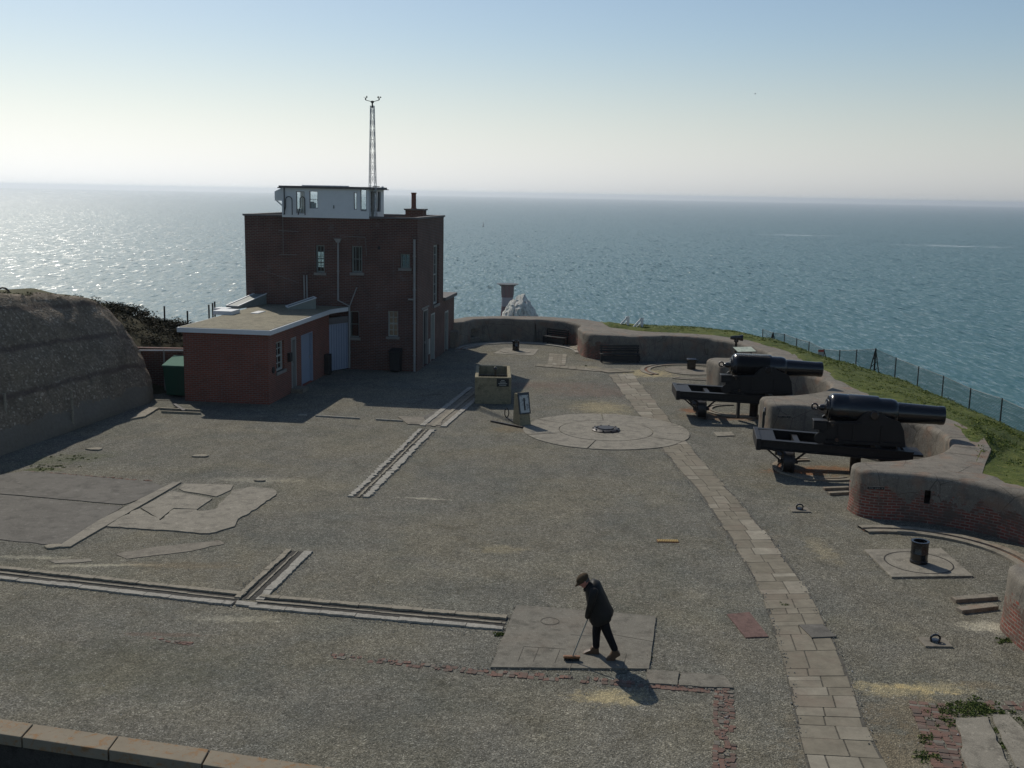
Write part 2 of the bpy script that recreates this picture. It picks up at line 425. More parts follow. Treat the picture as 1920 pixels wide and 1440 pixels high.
# ================================================================== SETTING
# ---- sea
SEA_Z = -72.
def sea_mat():
    m = N('sea_water', .42, .5); P = m.pos()
    m.set('IOR', 1.333)
    big = m.noise(m.map(P, scale=(.0022, .0009, 1)), 1, 5, .6)
    c = m.mix(big, (.018, .092, .098), (.032, .122, .124))
    # foam streaks of the tide race
    nz = m.noise(m.map(P, scale=(.012, .03, 1)), 1, 6, .7)
    k = None
    for (px, z) in (((1500, 441), 1), ((1780, 461), 1)):
        q = G(*px, SEA_Z)
        b = m.blob(P, q.x, q.y, 130, 50, -.10, nz, .9)
        k = b if k is None else m.math('MAXIMUM', k, b)
    caps = m.ramp(m.noise(m.map(P, scale=(.11, .25, 1)), 1, 3, .5), [(.74, 0.), (.79, .25)])
    k = m.math('MAXIMUM', m.math('MULTIPLY', k, m.ramp(m.noise(m.map(P, scale=(.03, .05, 1)), 1, 4, .6), [(.42, 0.), (.55, .7)])), caps)
    m.col(m.mix(k, c, (.55, .6, .6)))
    def nv(sx, sy, k, loc, det=2):
        c_ = m.noise(m.map(P, loc=loc, scale=(sx, sy, 1), rot=(0, 0, .12)), 1, det, .5, .2, out=1)
        q = m.n('ShaderNodeVectorMath', operation='SUBTRACT'); m.L(c_, q.inputs[0]); q.inputs[1].default_value = (.5, .5, .5)
        r_ = m.n('ShaderNodeVectorMath', operation='MULTIPLY'); m.L(q.outputs[0], r_.inputs[0]); r_.inputs[1].default_value = (k * .85, k, 0)
        return r_.outputs[0]
    def add(a_, b_):
        q = m.n('ShaderNodeVectorMath', operation='ADD'); m.L(a_, q.inputs[0]); m.put(q.inputs[1], b_); return q.outputs[0]
    v_ = add(add(nv(.42, .14, .27, (0, 0, 0)), nv(1.3, .42, .3, (50, 20, 0))), nv(.03, .012, .07, (9, 2, 0)))
    def crest(sx, sy, K, loc):
        # rare steep facets: these flash in the sun's path
        c_ = m.noise(m.map(P, loc=loc, scale=(sx, sy, 1), rot=(0, 0, .12)), 1, 2, .6, .3, out=1)
        q = m.n('ShaderNodeVectorMath', operation='SUBTRACT'); m.L(c_, q.inputs[0]); q.inputs[1].default_value = (.5, .5, .5)
        a_ = m.n('ShaderNodeVectorMath', operation='MULTIPLY'); m.L(q.outputs[0], a_.inputs[0]); m.L(q.outputs[0], a_.inputs[1])
        b_ = m.n('ShaderNodeVectorMath', operation='MULTIPLY'); m.L(a_.outputs[0], b_.inputs[0]); m.L(q.outputs[0], b_.inputs[1])
        c2 = m.n('ShaderNodeVectorMath', operation='MULTIPLY'); m.L(b_.outputs[0], c2.inputs[0]); c2.inputs[1].default_value = (K, K, 0)
        return c2.outputs[0]
    v_ = add(v_, crest(.6, .2, 17, (7, 70, 0))); v_ = add(v_, crest(1.3, .4, 14, (17, 30, 0)))
    ln_ = m.n('ShaderNodeVectorMath', operation='LENGTH'); m.L(P, ln_.inputs[0])
    fr_ = m.n('ShaderNodeMapRange', interpolation_type='SMOOTHSTEP'); m.L(ln_.outputs['Value'], fr_.inputs[0]); fr_.inputs[1].default_value = 350; fr_.inputs[2].default_value = 1500
    sc_ = m.n('ShaderNodeVectorMath', operation='SCALE'); m.L(crest(.26, .036, 66, (71, 3, 0)), sc_.inputs[0]); m.L(m.math('ADD', m.math('MULTIPLY', fr_.outputs[0], .9), .1), sc_.inputs['Scale'])
    v_ = add(v_, sc_.outputs[0])
    m.set('Roughness', m.ramp(m.noise(m.map(P, scale=(.4, .07, 1)), 1, 3, .6), [(.38, .24), (.56, .46)]))
    v_ = add(v_, (0., 0., 1.))
    q = m.n('ShaderNodeVectorMath', operation='NORMALIZE'); m.L(v_, q.inputs[0]); m.set('Normal', q.outputs[0])
    return m.m
mb = MB()
R = 24000
ring = [(R * cos(t * pi / 16), R * sin(t * pi / 16), SEA_Z) for t in range(32)]
mb.add([(0, 0, SEA_Z)] + ring, [(0, 1 + i, 1 + (i + 1) % 32) for i in range(32)])
sea = tag(mb.build('sea', sea_mat()), kind='structure')

# ---- parade ground
NE = lambda x: 15.53 - .234 * (x + 7.85)         # near edge line
mb = MB()
gp = [(-26, NE(-26)), (15, NE(15)), (13.4, 27), (12.6, 50), (9.5, 55), (5, 56.5), (4, 61), (-26, 61.5)]
mb.add([(x, y, 0) for x, y in gp], [tuple(range(len(gp)))])
tag(mb.build('parade_ground', M['gravel']), kind='structure')

# ---- sunken ground below the camera side of the coping
mb = MB()
mb.add([(-30, -6, -3.2), (20, -6, -3.2), (20, NE(20) - .2, -3.2), (-30, NE(-30) - .2, -3.2)], [(0, 1, 2, 3)])
tag(mb.build('ditch_floor', M['dirt']), kind='structure')

# ---- grassy bank and cliff
def grass_mat():
    m = N('cliff_turf', .9, .15); P = m.pos(); ps = m.sep(P)
    a = m.noise(P, .8, 7, .65, .5); b = m.noise(P, 5, 5, .7)
    c = m.mix(m.ramp(a, [(.35, 0.), (.65, 1.)]), (.045, .072, .012), (.125, .145, .030))
    c = m.mix(m.ramp(b, [(.5, 0.), (.75, .8)]), c, (.2, .185, .06))
    c = m.mix(m.ramp(m.noise(m.map(P, loc=(5, 5, 0)), 2.6, 5, .7), [(.55, 0.), (.66, .7)]), c, (.02, .03, .008))
    chalk = m.mix(m.noise(P, .3, 6, .7), (.30, .30, .27), (.62, .61, .57))
    k = m.math('LESS_THAN', ps[2], m.math('ADD', -6., m.math('MULTIPLY', m.noise(P, .2, 4), 5.)))
    m.col(m.mix(k, c, chalk))
    m.bump(m.math('ADD', m.noise(P, 9, 5, .75), m.math('MULTIPLY', m.noise(P, 2, 4), 1.5)), .9, .08)
    return m.m
M['grass'] = grass_mat()
def strip(stations, rows, sub=6, nscale=.5, namp=.12, fix0=True):
    """stations: list of (inner(x,y,z), outer(x,y,z)); rows: t values 0..1 ; then cliff rows"""
    st = []
    for (a, b), (c, d) in zip(stations[:-1], stations[1:]):
        for k in range(sub):
            t = k / sub
            st.append((Vector(a).lerp(Vector(c), t), Vector(b).lerp(Vector(d), t)))
    st.append((Vector(stations[-1][0]), Vector(stations[-1][1])))
    v = []; nr = 0
    for (a, b) in st:
        d = (b - a); d.z = 0; d.normalize()
        row = []
        for t in rows:
            p = a.lerp(b, t)
            p.z += (.35 * sin(pi * t) + .17 * math.exp(-((t - .15) / .13) ** 2)) if t > 0 else 0
            if t > 0: p.z += namp * (noise.noise(p * nscale) + .6 * noise.noise(p * 1.7) + .35 * noise.noise(p * 4.))
            row.append(p)
        for (o, dz) in ((.8, -.5), (2.5, -2.5), (6, -9), (12, -24), (20, -50), (26, -74)):
            p = b + d * o; p.z = b.z + dz; p += noise.noise_vector(p * .15) * (o * .12)
            row.append(p)
        nr = len(row); v += row
    f = []
    for i in range(len(st) - 1):
        for j in range(nr - 1):
            f.append((i * nr + j, i * nr + j + 1, (i + 1) * nr + j + 1, (i + 1) * nr + j))
    return v, f
GS = [((14.5, 8, .6), (23, 12, -1.2)), ((13.6, 17, 1.2), (23, 24, -1.2)), ((13.2, 21, 1.2), (22, 32, -1.2)), ((12.6, 25, 1.2), (21.3, 38, -1.2)), ((12.0, 27.2, 1.2), (21.25, 42, -1.2)),
      ((13.2, 30, 1.2), (21.2, 43.7, -1.2)), ((13.8, 32.5, 1.2), (20.97, 45.5, -1.2)), ((13.6, 35, 1.2), (20.85, 48, -1.2)), ((12.8, 38, 1.2), (20.9, 51.7, -1.2)),
      ((12.5, 41, 1.2), (20.8, 55.9, -1.2)), ((12.6, 45, 1.2), (19.8, 59, -1.2)), ((12.6, 48.5, 1.2), (18.55, 60.8, -1.2)), ((12.2, 51, 1.2), (17.97, 64.2, -1.2)), ((11.6, 53.2, 1.2), (17.4, 68, -1.2)),
      ((10.8, 54.4, 1.2), (15.8, 70.5, -1.)), ((9.6, 55.1, 1.2), (12.6, 70, -.6)), ((8., 55.6, 1.2), (9, 68, -.2)), ((6.7, 56.0, 1.2), (6.6, 64, .3)), ((5.2, 57.4, 1.2), (5.9, 62.6, .3)), ((4.9, 59.6, 1.1), (5.4, 63, -.2)),
      ((3.6, 61.2, .8), (4.6, 64, -1.0)), ((1.6, 62, .6), (2, 64.4, -1.2)), ((-2.6, 61.2, .4), (-3, 64, -1.2)), ((-9, 61.3, -.02), (-9, 66, -1.5)), ((-18, 61.3, -.02), (-20, 68, -1.5)), ((-27, 61.3, -.02), (-40, 66, -1.5))]
v, f = strip(GS, [0, .04, .09, .15, .22, .3, .38, .46, .54, .62, .7, .78, .86, .93, 1])
mb = MB(); mb.add(v, f)
tag(mb.build('cliff_top', M['grass'], smooth=60), kind='structure')

# ---- battered earthwork on the left
def mound_mat():
    m = N('stone_revetment', .92, .15); P = m.pos(); uv = m.uv(); u = m.sep(uv)
    st = m.vor(m.map(P, scale=(1, 1, 1.4)), 13, out='Color'); s_ = m.sep(st)
    c = m.ramp(s_[0], [(0, (.17, .135, .095)), (.6, (.22, .175, .125)), (.92, (.28, .225, .165)), (1, (.42, .36, .28))])
    c = m.mix(1, c, m.ramp(m.noise(P, .9, 8, .75), [(.3, .6), (.7, 1.25)]), 'MULTIPLY')
    c = m.mix(m.ramp(m.noise(m.map(P, scale=(1.6, 1.6, .3)), 2, 5, .65), [(.55, 0.), (.72, .5)]), c, (.07, .065, .05))
    d = m.math('ABSOLUTE', m.math('SUBTRACT', m.math('FRACT', m.math('ADD', m.math('MULTIPLY', u[1], 3.64), m.math('ADD', .30, m.math('MULTIPLY', m.noise(P, 1.2, 6, .7), .12)))), .5))
    band = m.ramp(d, [(.03, .6), (.10, 0.)])
    c = m.mix(band, c, (.085, .06, .05))
    # turf on the back and on the rounded top, scree at the foot
    top = m.math('GREATER_THAN', m.math('ADD', u[1], m.math('MULTIPLY', m.math('SUBTRACT', m.noise(P, 1.5, 5), .5), .3)), 1.06)
    turf = m.mix(m.noise(P, 3, 6, .7), (.04, .045, .02), (.15, .135, .07))
    c = m.mix(top, c, turf)
    foot = m.math('LESS_THAN', m.math('ADD', u[1], m.math('MULTIPLY', m.math('SUBTRACT', m.noise(P, 1.5, 7, .75), .5), .22)), .14)
    c = m.mix(foot, c, m.mix(m.noise(P, 8, 5, .7), (.13, .11, .085), (.24, .21, .17)))
    m.col(c)
    m.bump(m.math('ADD', m.vor(P, 13), m.noise(P, 3, 7, .75)), .6, .03)
    return m.m
CR = [((-20.5, 20, 5.4), (-18.3, 18.5)), ((-19.0, 27, 5.1), (-16.9, 26)), ((-17.6, 34.5, 4.75), (-15.3, 33.6)), ((-16.15, 41, 3.95), (-13.95, 40.7)), ((-16.0, 42.0, 3.5), (-14.1, 41.7)), ((-16.3, 44, 2.4), (-15.0, 43.2)), ((-17.5, 47, 1.2), (-16.3, 46))]
v = []; uvv = []; st = []
for (a, b) in zip(CR[:-1], CR[1:]):
    n_ = 26
    for k in range(n_): st.append((Vector(a[0]).lerp(Vector(b[0]), k / n_), Vector((*a[1], 0)).lerp(Vector((*b[1], 0)), k / n_)))
st.append((Vector(CR[-1][0]), Vector((*CR[-1][1], 0))))
rows = [i / 26 for i in range(27)]
nr = len(rows) + 6
for i, (c, b) in enumerate(st):
    t = min(1, max(0, (c.y - 33) / 8)); sc = 1 - .09 * t
    fd = Vector((.96, -.2, 0))
    for r in rows:
        p = b.lerp(c, r) + fd * (.30 * sin(pi * r) ** .8) + Vector((0, 0, .12 * sin(pi * r)))
        p += noise.noise_vector(p * 1.3) * .10 + noise.noise_vector(p * 3.5) * .05 + fd * noise.noise(p * .5) * .2
        if r == 0: p = b.copy(); p.z = -.1
        v.append(p); uvv.append((p.y, r * sc))
    for k, (ox, oy, oz) in enumerate(((-1.0, .2, .15), (-3, .6, .1), (-7, 2, -.9), (-12, 5, -5), (-22, 9, -30), (-32, 12, -74))):
        p = c + Vector((ox, oy, oz)); p.z += noise.noise(p * .8) * .18
        v.append(p); uvv.append((p.y, 1.2))
f = []; fu = []
for i in range(len(st) - 1):
    for j in range(nr - 1):
        q = (i * nr + j, (i + 1) * nr + j, (i + 1) * nr + j + 1, i * nr + j + 1)
        f.append(q); fu.append([uvv[k] for k in q])
mb = MB(); mb.add(v, f, fu)
M['mound'] = mound_mat()
tag(mb.build('earthwork_bank', M['mound'], smooth=50), 'high stone faced earth bank with three dark courses, left of the red brick annex', 'earthwork')

# ---- scrub hill behind it
SK = [((60, 575), 52), ((130, 566), 52), ((193, 569), 50), ((225, 577), 50), ((262, 590), 50), ((290, 601), 50), ((319, 608), 50.5), ((340, 614), 51), ((380, 622), 52), ((430, 632), 54), ((480, 645), 55)]
v = []; nr = 0
ridge = []
for (a, b) in zip(SK[:-1], SK[1:]):
    for k in range(5):
        t = k / 5; ridge.append(at(*a[0], a[1]).lerp(at(*b[0], b[1]), t))
for p0 in ridge:
    row = []
    for (dy, k) in ((-9, -.1), (-7.5, .1), (-6, .35), (-4.5, .6), (-3, .82), (-1.5, .95), (0, 1), (1.5, .9), (4, .2), (8, -3), (14, -20), (24, -62)):
        hz = max(p0.z, .35)
        z = hz * k if abs(k) <= 1 else k
        p = Vector((p0.x * (1 + dy / 60), p0.y + dy, z))
        if 0 < k <= 1: p.z += .2 * noise.noise(p * .9) - .12
        row.append(p)
    nr = len(row); v += row
f = [(i * nr + j, (i + 1) * nr + j, (i + 1) * nr + j + 1, i * nr + j + 1) for i in range(len(ridge) - 1) for j in range(nr - 1)]
def scrub_ground():
    m = N('scrub_ground', .95, .1); P = m.pos()
    m.col(m.mix(m.noise(P, 2.5, 6, .7), (.035, .035, .018), (.10, .085, .05))); m.bump(m.noise(P, 5, 6, .75), .9, .1); return m.m
mb = MB(); mb.add(v, f)
tag(mb.build('hillside', scrub_ground(), smooth=60), kind='structure')
# scrub: leafy tufts over the hill and along the top of the bank
rs = random.Random(3)
def leaf_mat(name, a, b):
    m = N(name, .85, .15); r = m.n('ShaderNodeNewGeometry').outputs['Random Per Island']
    m.col(m.mix(r, a, b)); return m.m
mb = MB()
def tuft(c, r, n_, flat=.7, ls=.06):
    vv = []; ff = []
    for k in range(n_):
        d = Vector((rs.gauss(0, 1), rs.gauss(0, 1), abs(rs.gauss(0, 1)) * flat)); d.normalize()
        p = c + Vector((d.x * r, d.y * r, d.z * r * flat)) * (rs.random() ** .4)
        a = Vector((rs.gauss(0, 1), rs.gauss(0, 1), rs.gauss(0, .6))).normalized() * ls * rs.uniform(.6, 1.5)
        b = Vector((rs.gauss(0, 1), rs.gauss(0, 1), rs.gauss(0, .6))).normalized() * ls * rs.uniform(.5, 1.1)
        i = len(vv); vv += [p - a * .5, p + b * .5, p + a, p - b * .5]; ff.append((i, i + 1, i + 2, i + 3))
    mb.add(vv, ff)
for i in range(900):
    k = rs.randrange(len(ridge)); j = rs.choice([2, 3, 4, 5, 6, 6, 6, 7])
    p = v[k * nr + j] + Vector((rs.gauss(0, .4), rs.gauss(0, .4), -.05))
    if p.x > -12.4: continue
    tuft(p, rs.uniform(.2, .5), 55, rs.uniform(.5, .9), .075)
tag(mb.build('scrub', leaf_mat('scrub_leaves', (.016, .02, .008), (.075, .06, .034))), 'dark low scrub covering the hillside behind the stone faced bank', 'scrub', kind='stuff')
mb = MB()
for (c, b) in st[:112]:
    for q in range(4):
        t = rs.uniform(.97, 1.0)
        p = c + Vector((rs.uniform(-1.6, .1), rs.uniform(-.4, .4), rs.uniform(-.03, .1)))
        tuft(p, rs.uniform(.08, .2), 22, .45, .045)
tag(mb.build('dry_grass', leaf_mat('dry_turf', (.04, .045, .018), (.16, .14, .07))), 'rough dry grass along the crest of the stone faced bank', 'grass', kind='stuff')

# turf tufts on the cliff top
mb = MB()
for i in range(8000):
    k = rs.randrange(1, len(GS) - 9); a, b = GS[k]; c, d = GS[k + 1]; t = rs.random(); q = rs.random() ** .9
    p = Vector(a).lerp(Vector(c), t).lerp(Vector(b).lerp(Vector(d), t), .05 + .95 * q)
    p.z += .35 * sin(pi * (.05 + .95 * q)) + .17 * math.exp(-((.05 + .95 * q - .15) / .13) ** 2) + .12 * (noise.noise(p * .5) + .6 * noise.noise(p * 1.7))
    if noise.noise(p * .6) < -.15 and rs.random() < .8: continue
    tuft(p, rs.uniform(.06, .18), 8, .3, .045)
tag(mb.build('turf_tufts', leaf_mat('turf_blades', (.05, .085, .014), (.2, .22, .05))), 'rough green turf growing on the cliff top beyond the gun parapet', 'grass', kind='stuff')

# ---- coping stones at bottom left, on their retaining wall
def near(x, off, z): return (x, NE(x) - off, z)
cop = root('retaining_wall', (-4, NE(-4) - .2, -3.2), 0, 'low stone coping and dark retaining wall at the near left edge of the gravel', 'wall')
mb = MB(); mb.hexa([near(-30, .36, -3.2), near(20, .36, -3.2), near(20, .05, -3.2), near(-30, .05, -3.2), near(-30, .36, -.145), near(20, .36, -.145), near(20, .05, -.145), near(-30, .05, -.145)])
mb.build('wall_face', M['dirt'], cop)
def coping_mat():
    m = N('lichened_coping_stone', .88, .2); P = m.pos()
    c = m.mix(m.noise(P, 2, 6, .7), (.18, .148, .105), (.3, .255, .185))
    c = m.mix(m.ramp(m.noise(P, 5, 6, .7, .5), [(.52, 0.), (.64, .75)]), c, (.26, .13, .045))
    c = m.mix(m.ramp(m.noise(m.map(P, loc=(3, 3, 3)), 9, 5, .7), [(.6, 0.), (.68, .5)]), c, (.12, .1, .08))
    m.col(c); m.bump(m.noise(P, 30, 5, .7), .4, .01); return m.m
cm = coping_mat(); xs = [-13.2, -11.4, -9.3, G(45, 1381).x, G(208, 1400).x + .02, G(385, 1425).x, -2.6, -1.0, .6, 2.2]
for a, b in zip(xs[:-1], xs[1:]):
    mb = MB(); j = rs.uniform(-.008, .008)
    mb.hexa([near(a + .012, .42, -.14), near(b - .012, .42, -.14), near(b - .012, 0, -.14), near(a + .012, 0, -.14), near(a + .012, .42, .035 + j), near(b - .012, .42, .035 + j), near(b - .012, 0, .035 + j), near(a + .012, 0, .035 + j)])
    mb.build('coping_stone', cm, cop, bevel=.012)

# ================================================================== GROUND WORKS
def sheet(name, px, z, mat, jit=.03, kind=None, label=None, cat=None, seg=.18, world=None, z0=-.03, group=None):
    P0 = [G(*p) for p in px] if world is None else [Vector((*p, 0)) for p in world]
    out = []
    for i, a in enumerate(P0):
        b = P0[(i + 1) % len(P0)]; n_ = max(1, int((b - a).length / seg))
        for k in range(n_):
            p = a.lerp(b, k / n_)
            if jit: p += Vector((noise.noise(p * 3.1 + Vector((0, 0, 5))), noise.noise(p * 3.1 + Vector((9, 0, 1))), 0)) * jit * 1.6
            out.append((p.x, p.y))
    mb = MB(); mb.prism(out, z0, z); o = mb.build(name, mat)
    tag(o, label, cat, group, kind); return o

# flagged path along the gun line
PATH = [((4.46, 49.4), (5.62, 49.9)), ((4.87, 40), (5.89, 40.1)), ((4.98, 34.8), (5.97, 34.9)), ((5.35, 29.6), (6.2, 29.7)), ((5.41, 25.3), (6.4, 25.4)), ((5.38, 21.7), (6.36, 21.8)), ((4.99, 18.2), (6.06, 18.3)), ((4.62, 15.8), (5.67, 15.75)), ((4.45, 14.6), (5.6, 14.5)), ((4.4, 13.4), (5.5, 13.3))]
def edge(Y):
    for (a, b), (c, d) in zip(PATH[:-1], PATH[1:]):
        if c[1] <= Y <= a[1]:
            t = (a[1] - Y) / (a[1] - c[1]); t2 = t
            return Vector((*a, 0)).lerp(Vector((*c, 0)), t), Vector((*b, 0)).lerp(Vector((*d, 0)), t2)
    return Vector((*PATH[-1][0], 0)), Vector((*PATH[-1][1], 0))
rp = random.Random(11)
mb = MB(); y = 49.3
while y > 13.5:
    dpt = rp.choice([.3, .42, .5, .6, .75]); y2 = y - dpt
    if 34.9 < y < 38.6 and rp.random() < .0: pass
    cuts = [0, rp.uniform(.35, .65), 1] if rp.random() < .8 else [0, rp.uniform(.25, .4), rp.uniform(.6, .75), 1]
    a0, b0 = edge(y); a1, b1 = edge(y2)
    jl, jr = rp.uniform(-.04, .04), rp.uniform(-.04, .04)
    for t0, t1 in zip(cuts[:-1], cuts[1:]):
        g = .014 / 1.1
        q = [a1.lerp(b1, t0 + g), a1.lerp(b1, t1 - g), a0.lerp(b0, t1 - g), a0.lerp(b0, t0 + g)]
        q[0].y += .014; q[1].y += .014
        if t0 == 0: q[0].x += jl; q[3].x += jl
        if t1 == 1: q[1].x += jr; q[2].x += jr
        sp = rp.random() < .25 and t1 - t0 > .3
        z = .009 + rp.uniform(0, .007)
        parts = [q]
        if sp:
            k = rp.uniform(.3, .7); gg = .015
            mA, mB_ = q[0].lerp(q[3], k), q[1].lerp(q[2], k)
            mA2, mB2 = q[0].lerp(q[3], k + gg), q[1].lerp(q[2], k + gg)
            parts = [[q[0], q[1], mB_, mA], [mA2, mB2, q[2], q[3]]]
        for pq in parts: mb.prism([(p.x, p.y) for p in pq], -.02, z)
    y = y2
def flag_mat():
    m = N('flagstones', .88, .2); P = m.pos(); r = m.n('ShaderNodeNewGeometry').outputs['Random Per Island']
    c = m.ramp(r, [(0, (.18, .159, .118)), (.3, (.202, .178, .133)), (.8, (.224, .199, .151)), (1, (.3, .271, .213))])
    c = m.mix(1, c, m.ramp(m.noise(P, 3, 7, .7), [(.3, .75), (.7, 1.2)]), 'MULTIPLY')
    c = m.mix(m.ramp(m.noise(m.map(P, loc=(3, 8, 1)), 1.2, 6, .7), [(.5, 0.), (.7, .45)]), c, (.2, .15, .115))
    m.col(c); m.bump(m.noise(P, 25, 5, .7), .35, .01); return m.m
M['flag'] = flag_mat()
tag(mb.build('flagstone_path', M['flag'], smooth=None), kind='structure')
# joints bed under the flags (a shade darker earth)
mb = MB(); L_ = [edge(49.3 - i * .5) for i in range(72)]
for (a, b), (c, d) in zip(L_[:-1], L_[1:]): mb.add([(c.x - .02, c.y, .004), (d.x + .02, d.y, .004), (b.x + .02, b.y, .004), (a.x - .02, a.y, .004)], [(0, 1, 2, 3)])
M['joint'] = concrete_mat('joint_earth', (.10, .092, .075), scale=3)
tag(mb.build('path_bed', M['joint']), kind='structure')
# branch of the path to the far emplacement
mb = MB()
def flags(mb, quad, nu, nv, z=.018, g=.02):
    q = [G(*p) for p in quad]
    for i in range(nu):
        for j in range(nv):
            u0, u1 = i / nu + g / nu, (i + 1) / nu - g / nu; v0, v1 = j / nv + g / nv, (j + 1) / nv - g / nv
            f_ = lambda u, v_: q[0].lerp(q[1], u).lerp(q[3].lerp(q[2], u), v_)
            pp = [f_(u0, v0), f_(u1, v0), f_(u1, v1), f_(u0, v1)]
            mb.prism([(p.x, p.y) for p in pp], -.02, z + rp.uniform(0, .006))
flags(mb, [(1027, 684), (1060, 686), (1063, 665), (1030, 663)], 4, 6)
flags(mb, [(1003, 687), (1142, 699), (1140, 693), (1010, 683)], 9, 1, .026)
flags(mb, [(1140, 700), (1190, 698), (1170, 692), (1100, 692)], 3, 2, .034)
tag(mb.build('branch_path', M['flag']), kind='structure')

# old round gun platform in the middle
C0 = G(1136, 808)
def ring_sheet(mb, c, r0, r1, a0=0, a1=360, z0=-.02, z1=.02, n=64, jit=0):
    k = max(3, int(n * (a1 - a0) / 360)); full = abs(a1 - a0 - 360) < 1e-3
    v = []
    for i in range(k + 1):
        t = radians(a0 + (a1 - a0) * i / k)
        jj = 1 + (jit * noise.noise(Vector((cos(t) * 2.5, sin(t) * 2.5, r1))) if jit else 0)
        for r in (r0, r1 * jj):
            for z in (z0, z1): v.append((c[0] + sin(t) * r, c[1] + cos(t) * r, z))
    f = []
    for i in range(k):
        a = i * 4; b = a + 4
        f += [(a + 1, a + 3, b + 3, b + 1), (a + 2, b + 2, b + 3, a + 3), (a, a + 1, b + 1, b)]
    mb.add(v, f)
    return mb
rd = root('round_platform', (C0.x, C0.y, 0), 0, 'cracked round concrete gun platform in the middle of the yard with an iron cap', 'platform')
mb = MB(); 
for a0, a1 in ((2, 68), (69, 121), (122, 196), (197, 251), (252, 305), (306, 361)): ring_sheet(mb, C0, 1.67, 2.92, a0, a1, -.02, .022 + rs.uniform(0, .004), 96, .03)
mb.build('outer_ring', M['pale_concrete'], rd)
mb = MB(); ring_sheet(mb, C0, .0, 1.64, 0, 360, -.02, .028, 64); mb.build('inner_disc', M['pale_concrete'], rd)
mb = MB(); mb.lathe([(0, .028), (.5, .028), (.5, .06), (.42, .11), (.36, .11), (.34, .08), (.3, .08), (.28, .13), (0, .13)], 32, (C0.x, C0.y, 0)); iron = mb.build('iron_cap', M['iron'], rd, smooth=35)
for k in range(10):
    mb = MB(); t = 2 * pi * k / 10; mb.tube([(C0.x + cos(t) * .45, C0.y + sin(t) * .45, .06), (C0.x + cos(t) * .45, C0.y + sin(t) * .45, .12)], .03, 8)
    mb.build('bolt', M['iron'], iron)

# square slab under the sweeper
sheet('square_slab', [(968, 1137), (1230, 1158), (1217, 1257), (920, 1254)], .035, M['slab'], .01, label='square concrete slab the sweeping man stands on', cat='slab')
mb = MB()
def line(mb, a, b, w_=.01, z=.0365):
    a = G(*a, z); b = G(*b, z); mb.bar(a, b, w_, .004)
for a, b in (((982, 1212), (1060, 1217)), ((982, 1212), (971, 1240)), ((1010, 1215), (1000, 1240)), ((1050, 1218), (1040, 1243)), ((1070, 1190), (1130, 1194)), ((1140, 1188), (1225, 1203)), ((1080, 1225), (1065, 1262)), ((1175, 1225), (1165, 1262))): line(mb, a, b)
ring_sheet(mb, G(1031, 1168), .17, .185, 0, 360, .03, .04, 24)
tag(mb.build('slab_joints', M['joint']), kind='structure')
sheet('kerb_flags', [(1213, 1258), (1272, 1262), (1270, 1287), (1211, 1283)], .03, M['slab'], .01, kind='structure')
sheet('kerb_flags', [(1275, 1262), (1360, 1270), (1375, 1292), (1273, 1288)], .028, M['slab'], .03, kind='structure')

# brick footings showing through the gravel
def footing_mat():
    m = N('worn_brick_footing', .9, .15); P = m.pos(); r = m.n('ShaderNodeNewGeometry').outputs['Random Per Island']
    c = m.ramp(r, [(0, (.11, .075, .062)), (.45, (.2, .088, .066)), (.75, (.24, .11, .08)), (.85, (.2, .18, .15)), (1, (.27, .245, .2))])
    m.col(m.mix(m.noise(P, 6, 5, .7), c, (.13, .12, .10))); m.bump(m.noise(P, 30, 4), .4, .01); return m.m
M['footing'] = footing_mat()
def footing(px0, px1, wdt, n_, keep=.85, rows_=1):
    a, b = G(*px0), G(*px1); d = (b - a); L0 = d.length; d.normalize(); s_ = Vector((-d.y, d.x, 0))
    mb = MB(); x = 0
    while x < L0:
        l = rs.uniform(.05, .11); dens = keep * (.75 + .5 * noise.noise(Vector((x * 1.1, a.x, 0))))
        for r_ in range(rows_ * 2):
            if rs.random() > dens: continue
            w0 = (r_ / (rows_ * 2) - .5) * wdt + rs.uniform(-.015, .015); w1 = w0 + wdt / (rows_ * 2) * rs.uniform(.6, 1.0)
            c = [a + d * x + s_ * w0, a + d * (x + l * .55) + s_ * (w0 - .01), a + d * (x + l) + s_ * w0, a + d * (x + l) + s_ * w1, a + d * (x + l * .4) + s_ * (w1 + .012), a + d * x + s_ * w1]
            mb.prism([(p.x + rs.uniform(-.01, .01), p.y + rs.uniform(-.01, .01)) for p in c], -.02, rs.uniform(.003, .018))
        x += l * rs.uniform(.8, 1.05)
    return tag(mb.build('brick_footing', M['footing']), kind='structure')
footing((620, 1229), (925, 1263), .2, 0, .8, 1); footing((925, 1262), (1365, 1296), .24, 0, .95, 1)
footing((1357, 1296), (1360, 1440), .33, 0, .95, 2); footing((1740, 1318), (1795, 1450), .62, 0, 1.3, 2); footing((1850, 1322), (1960, 1326), .3, 0, .9, 1)
footing((286, 1197), (358, 1208), .12, 0, .8, 1); footing((52, 884), (282, 902), .12, 0, .8, 1)
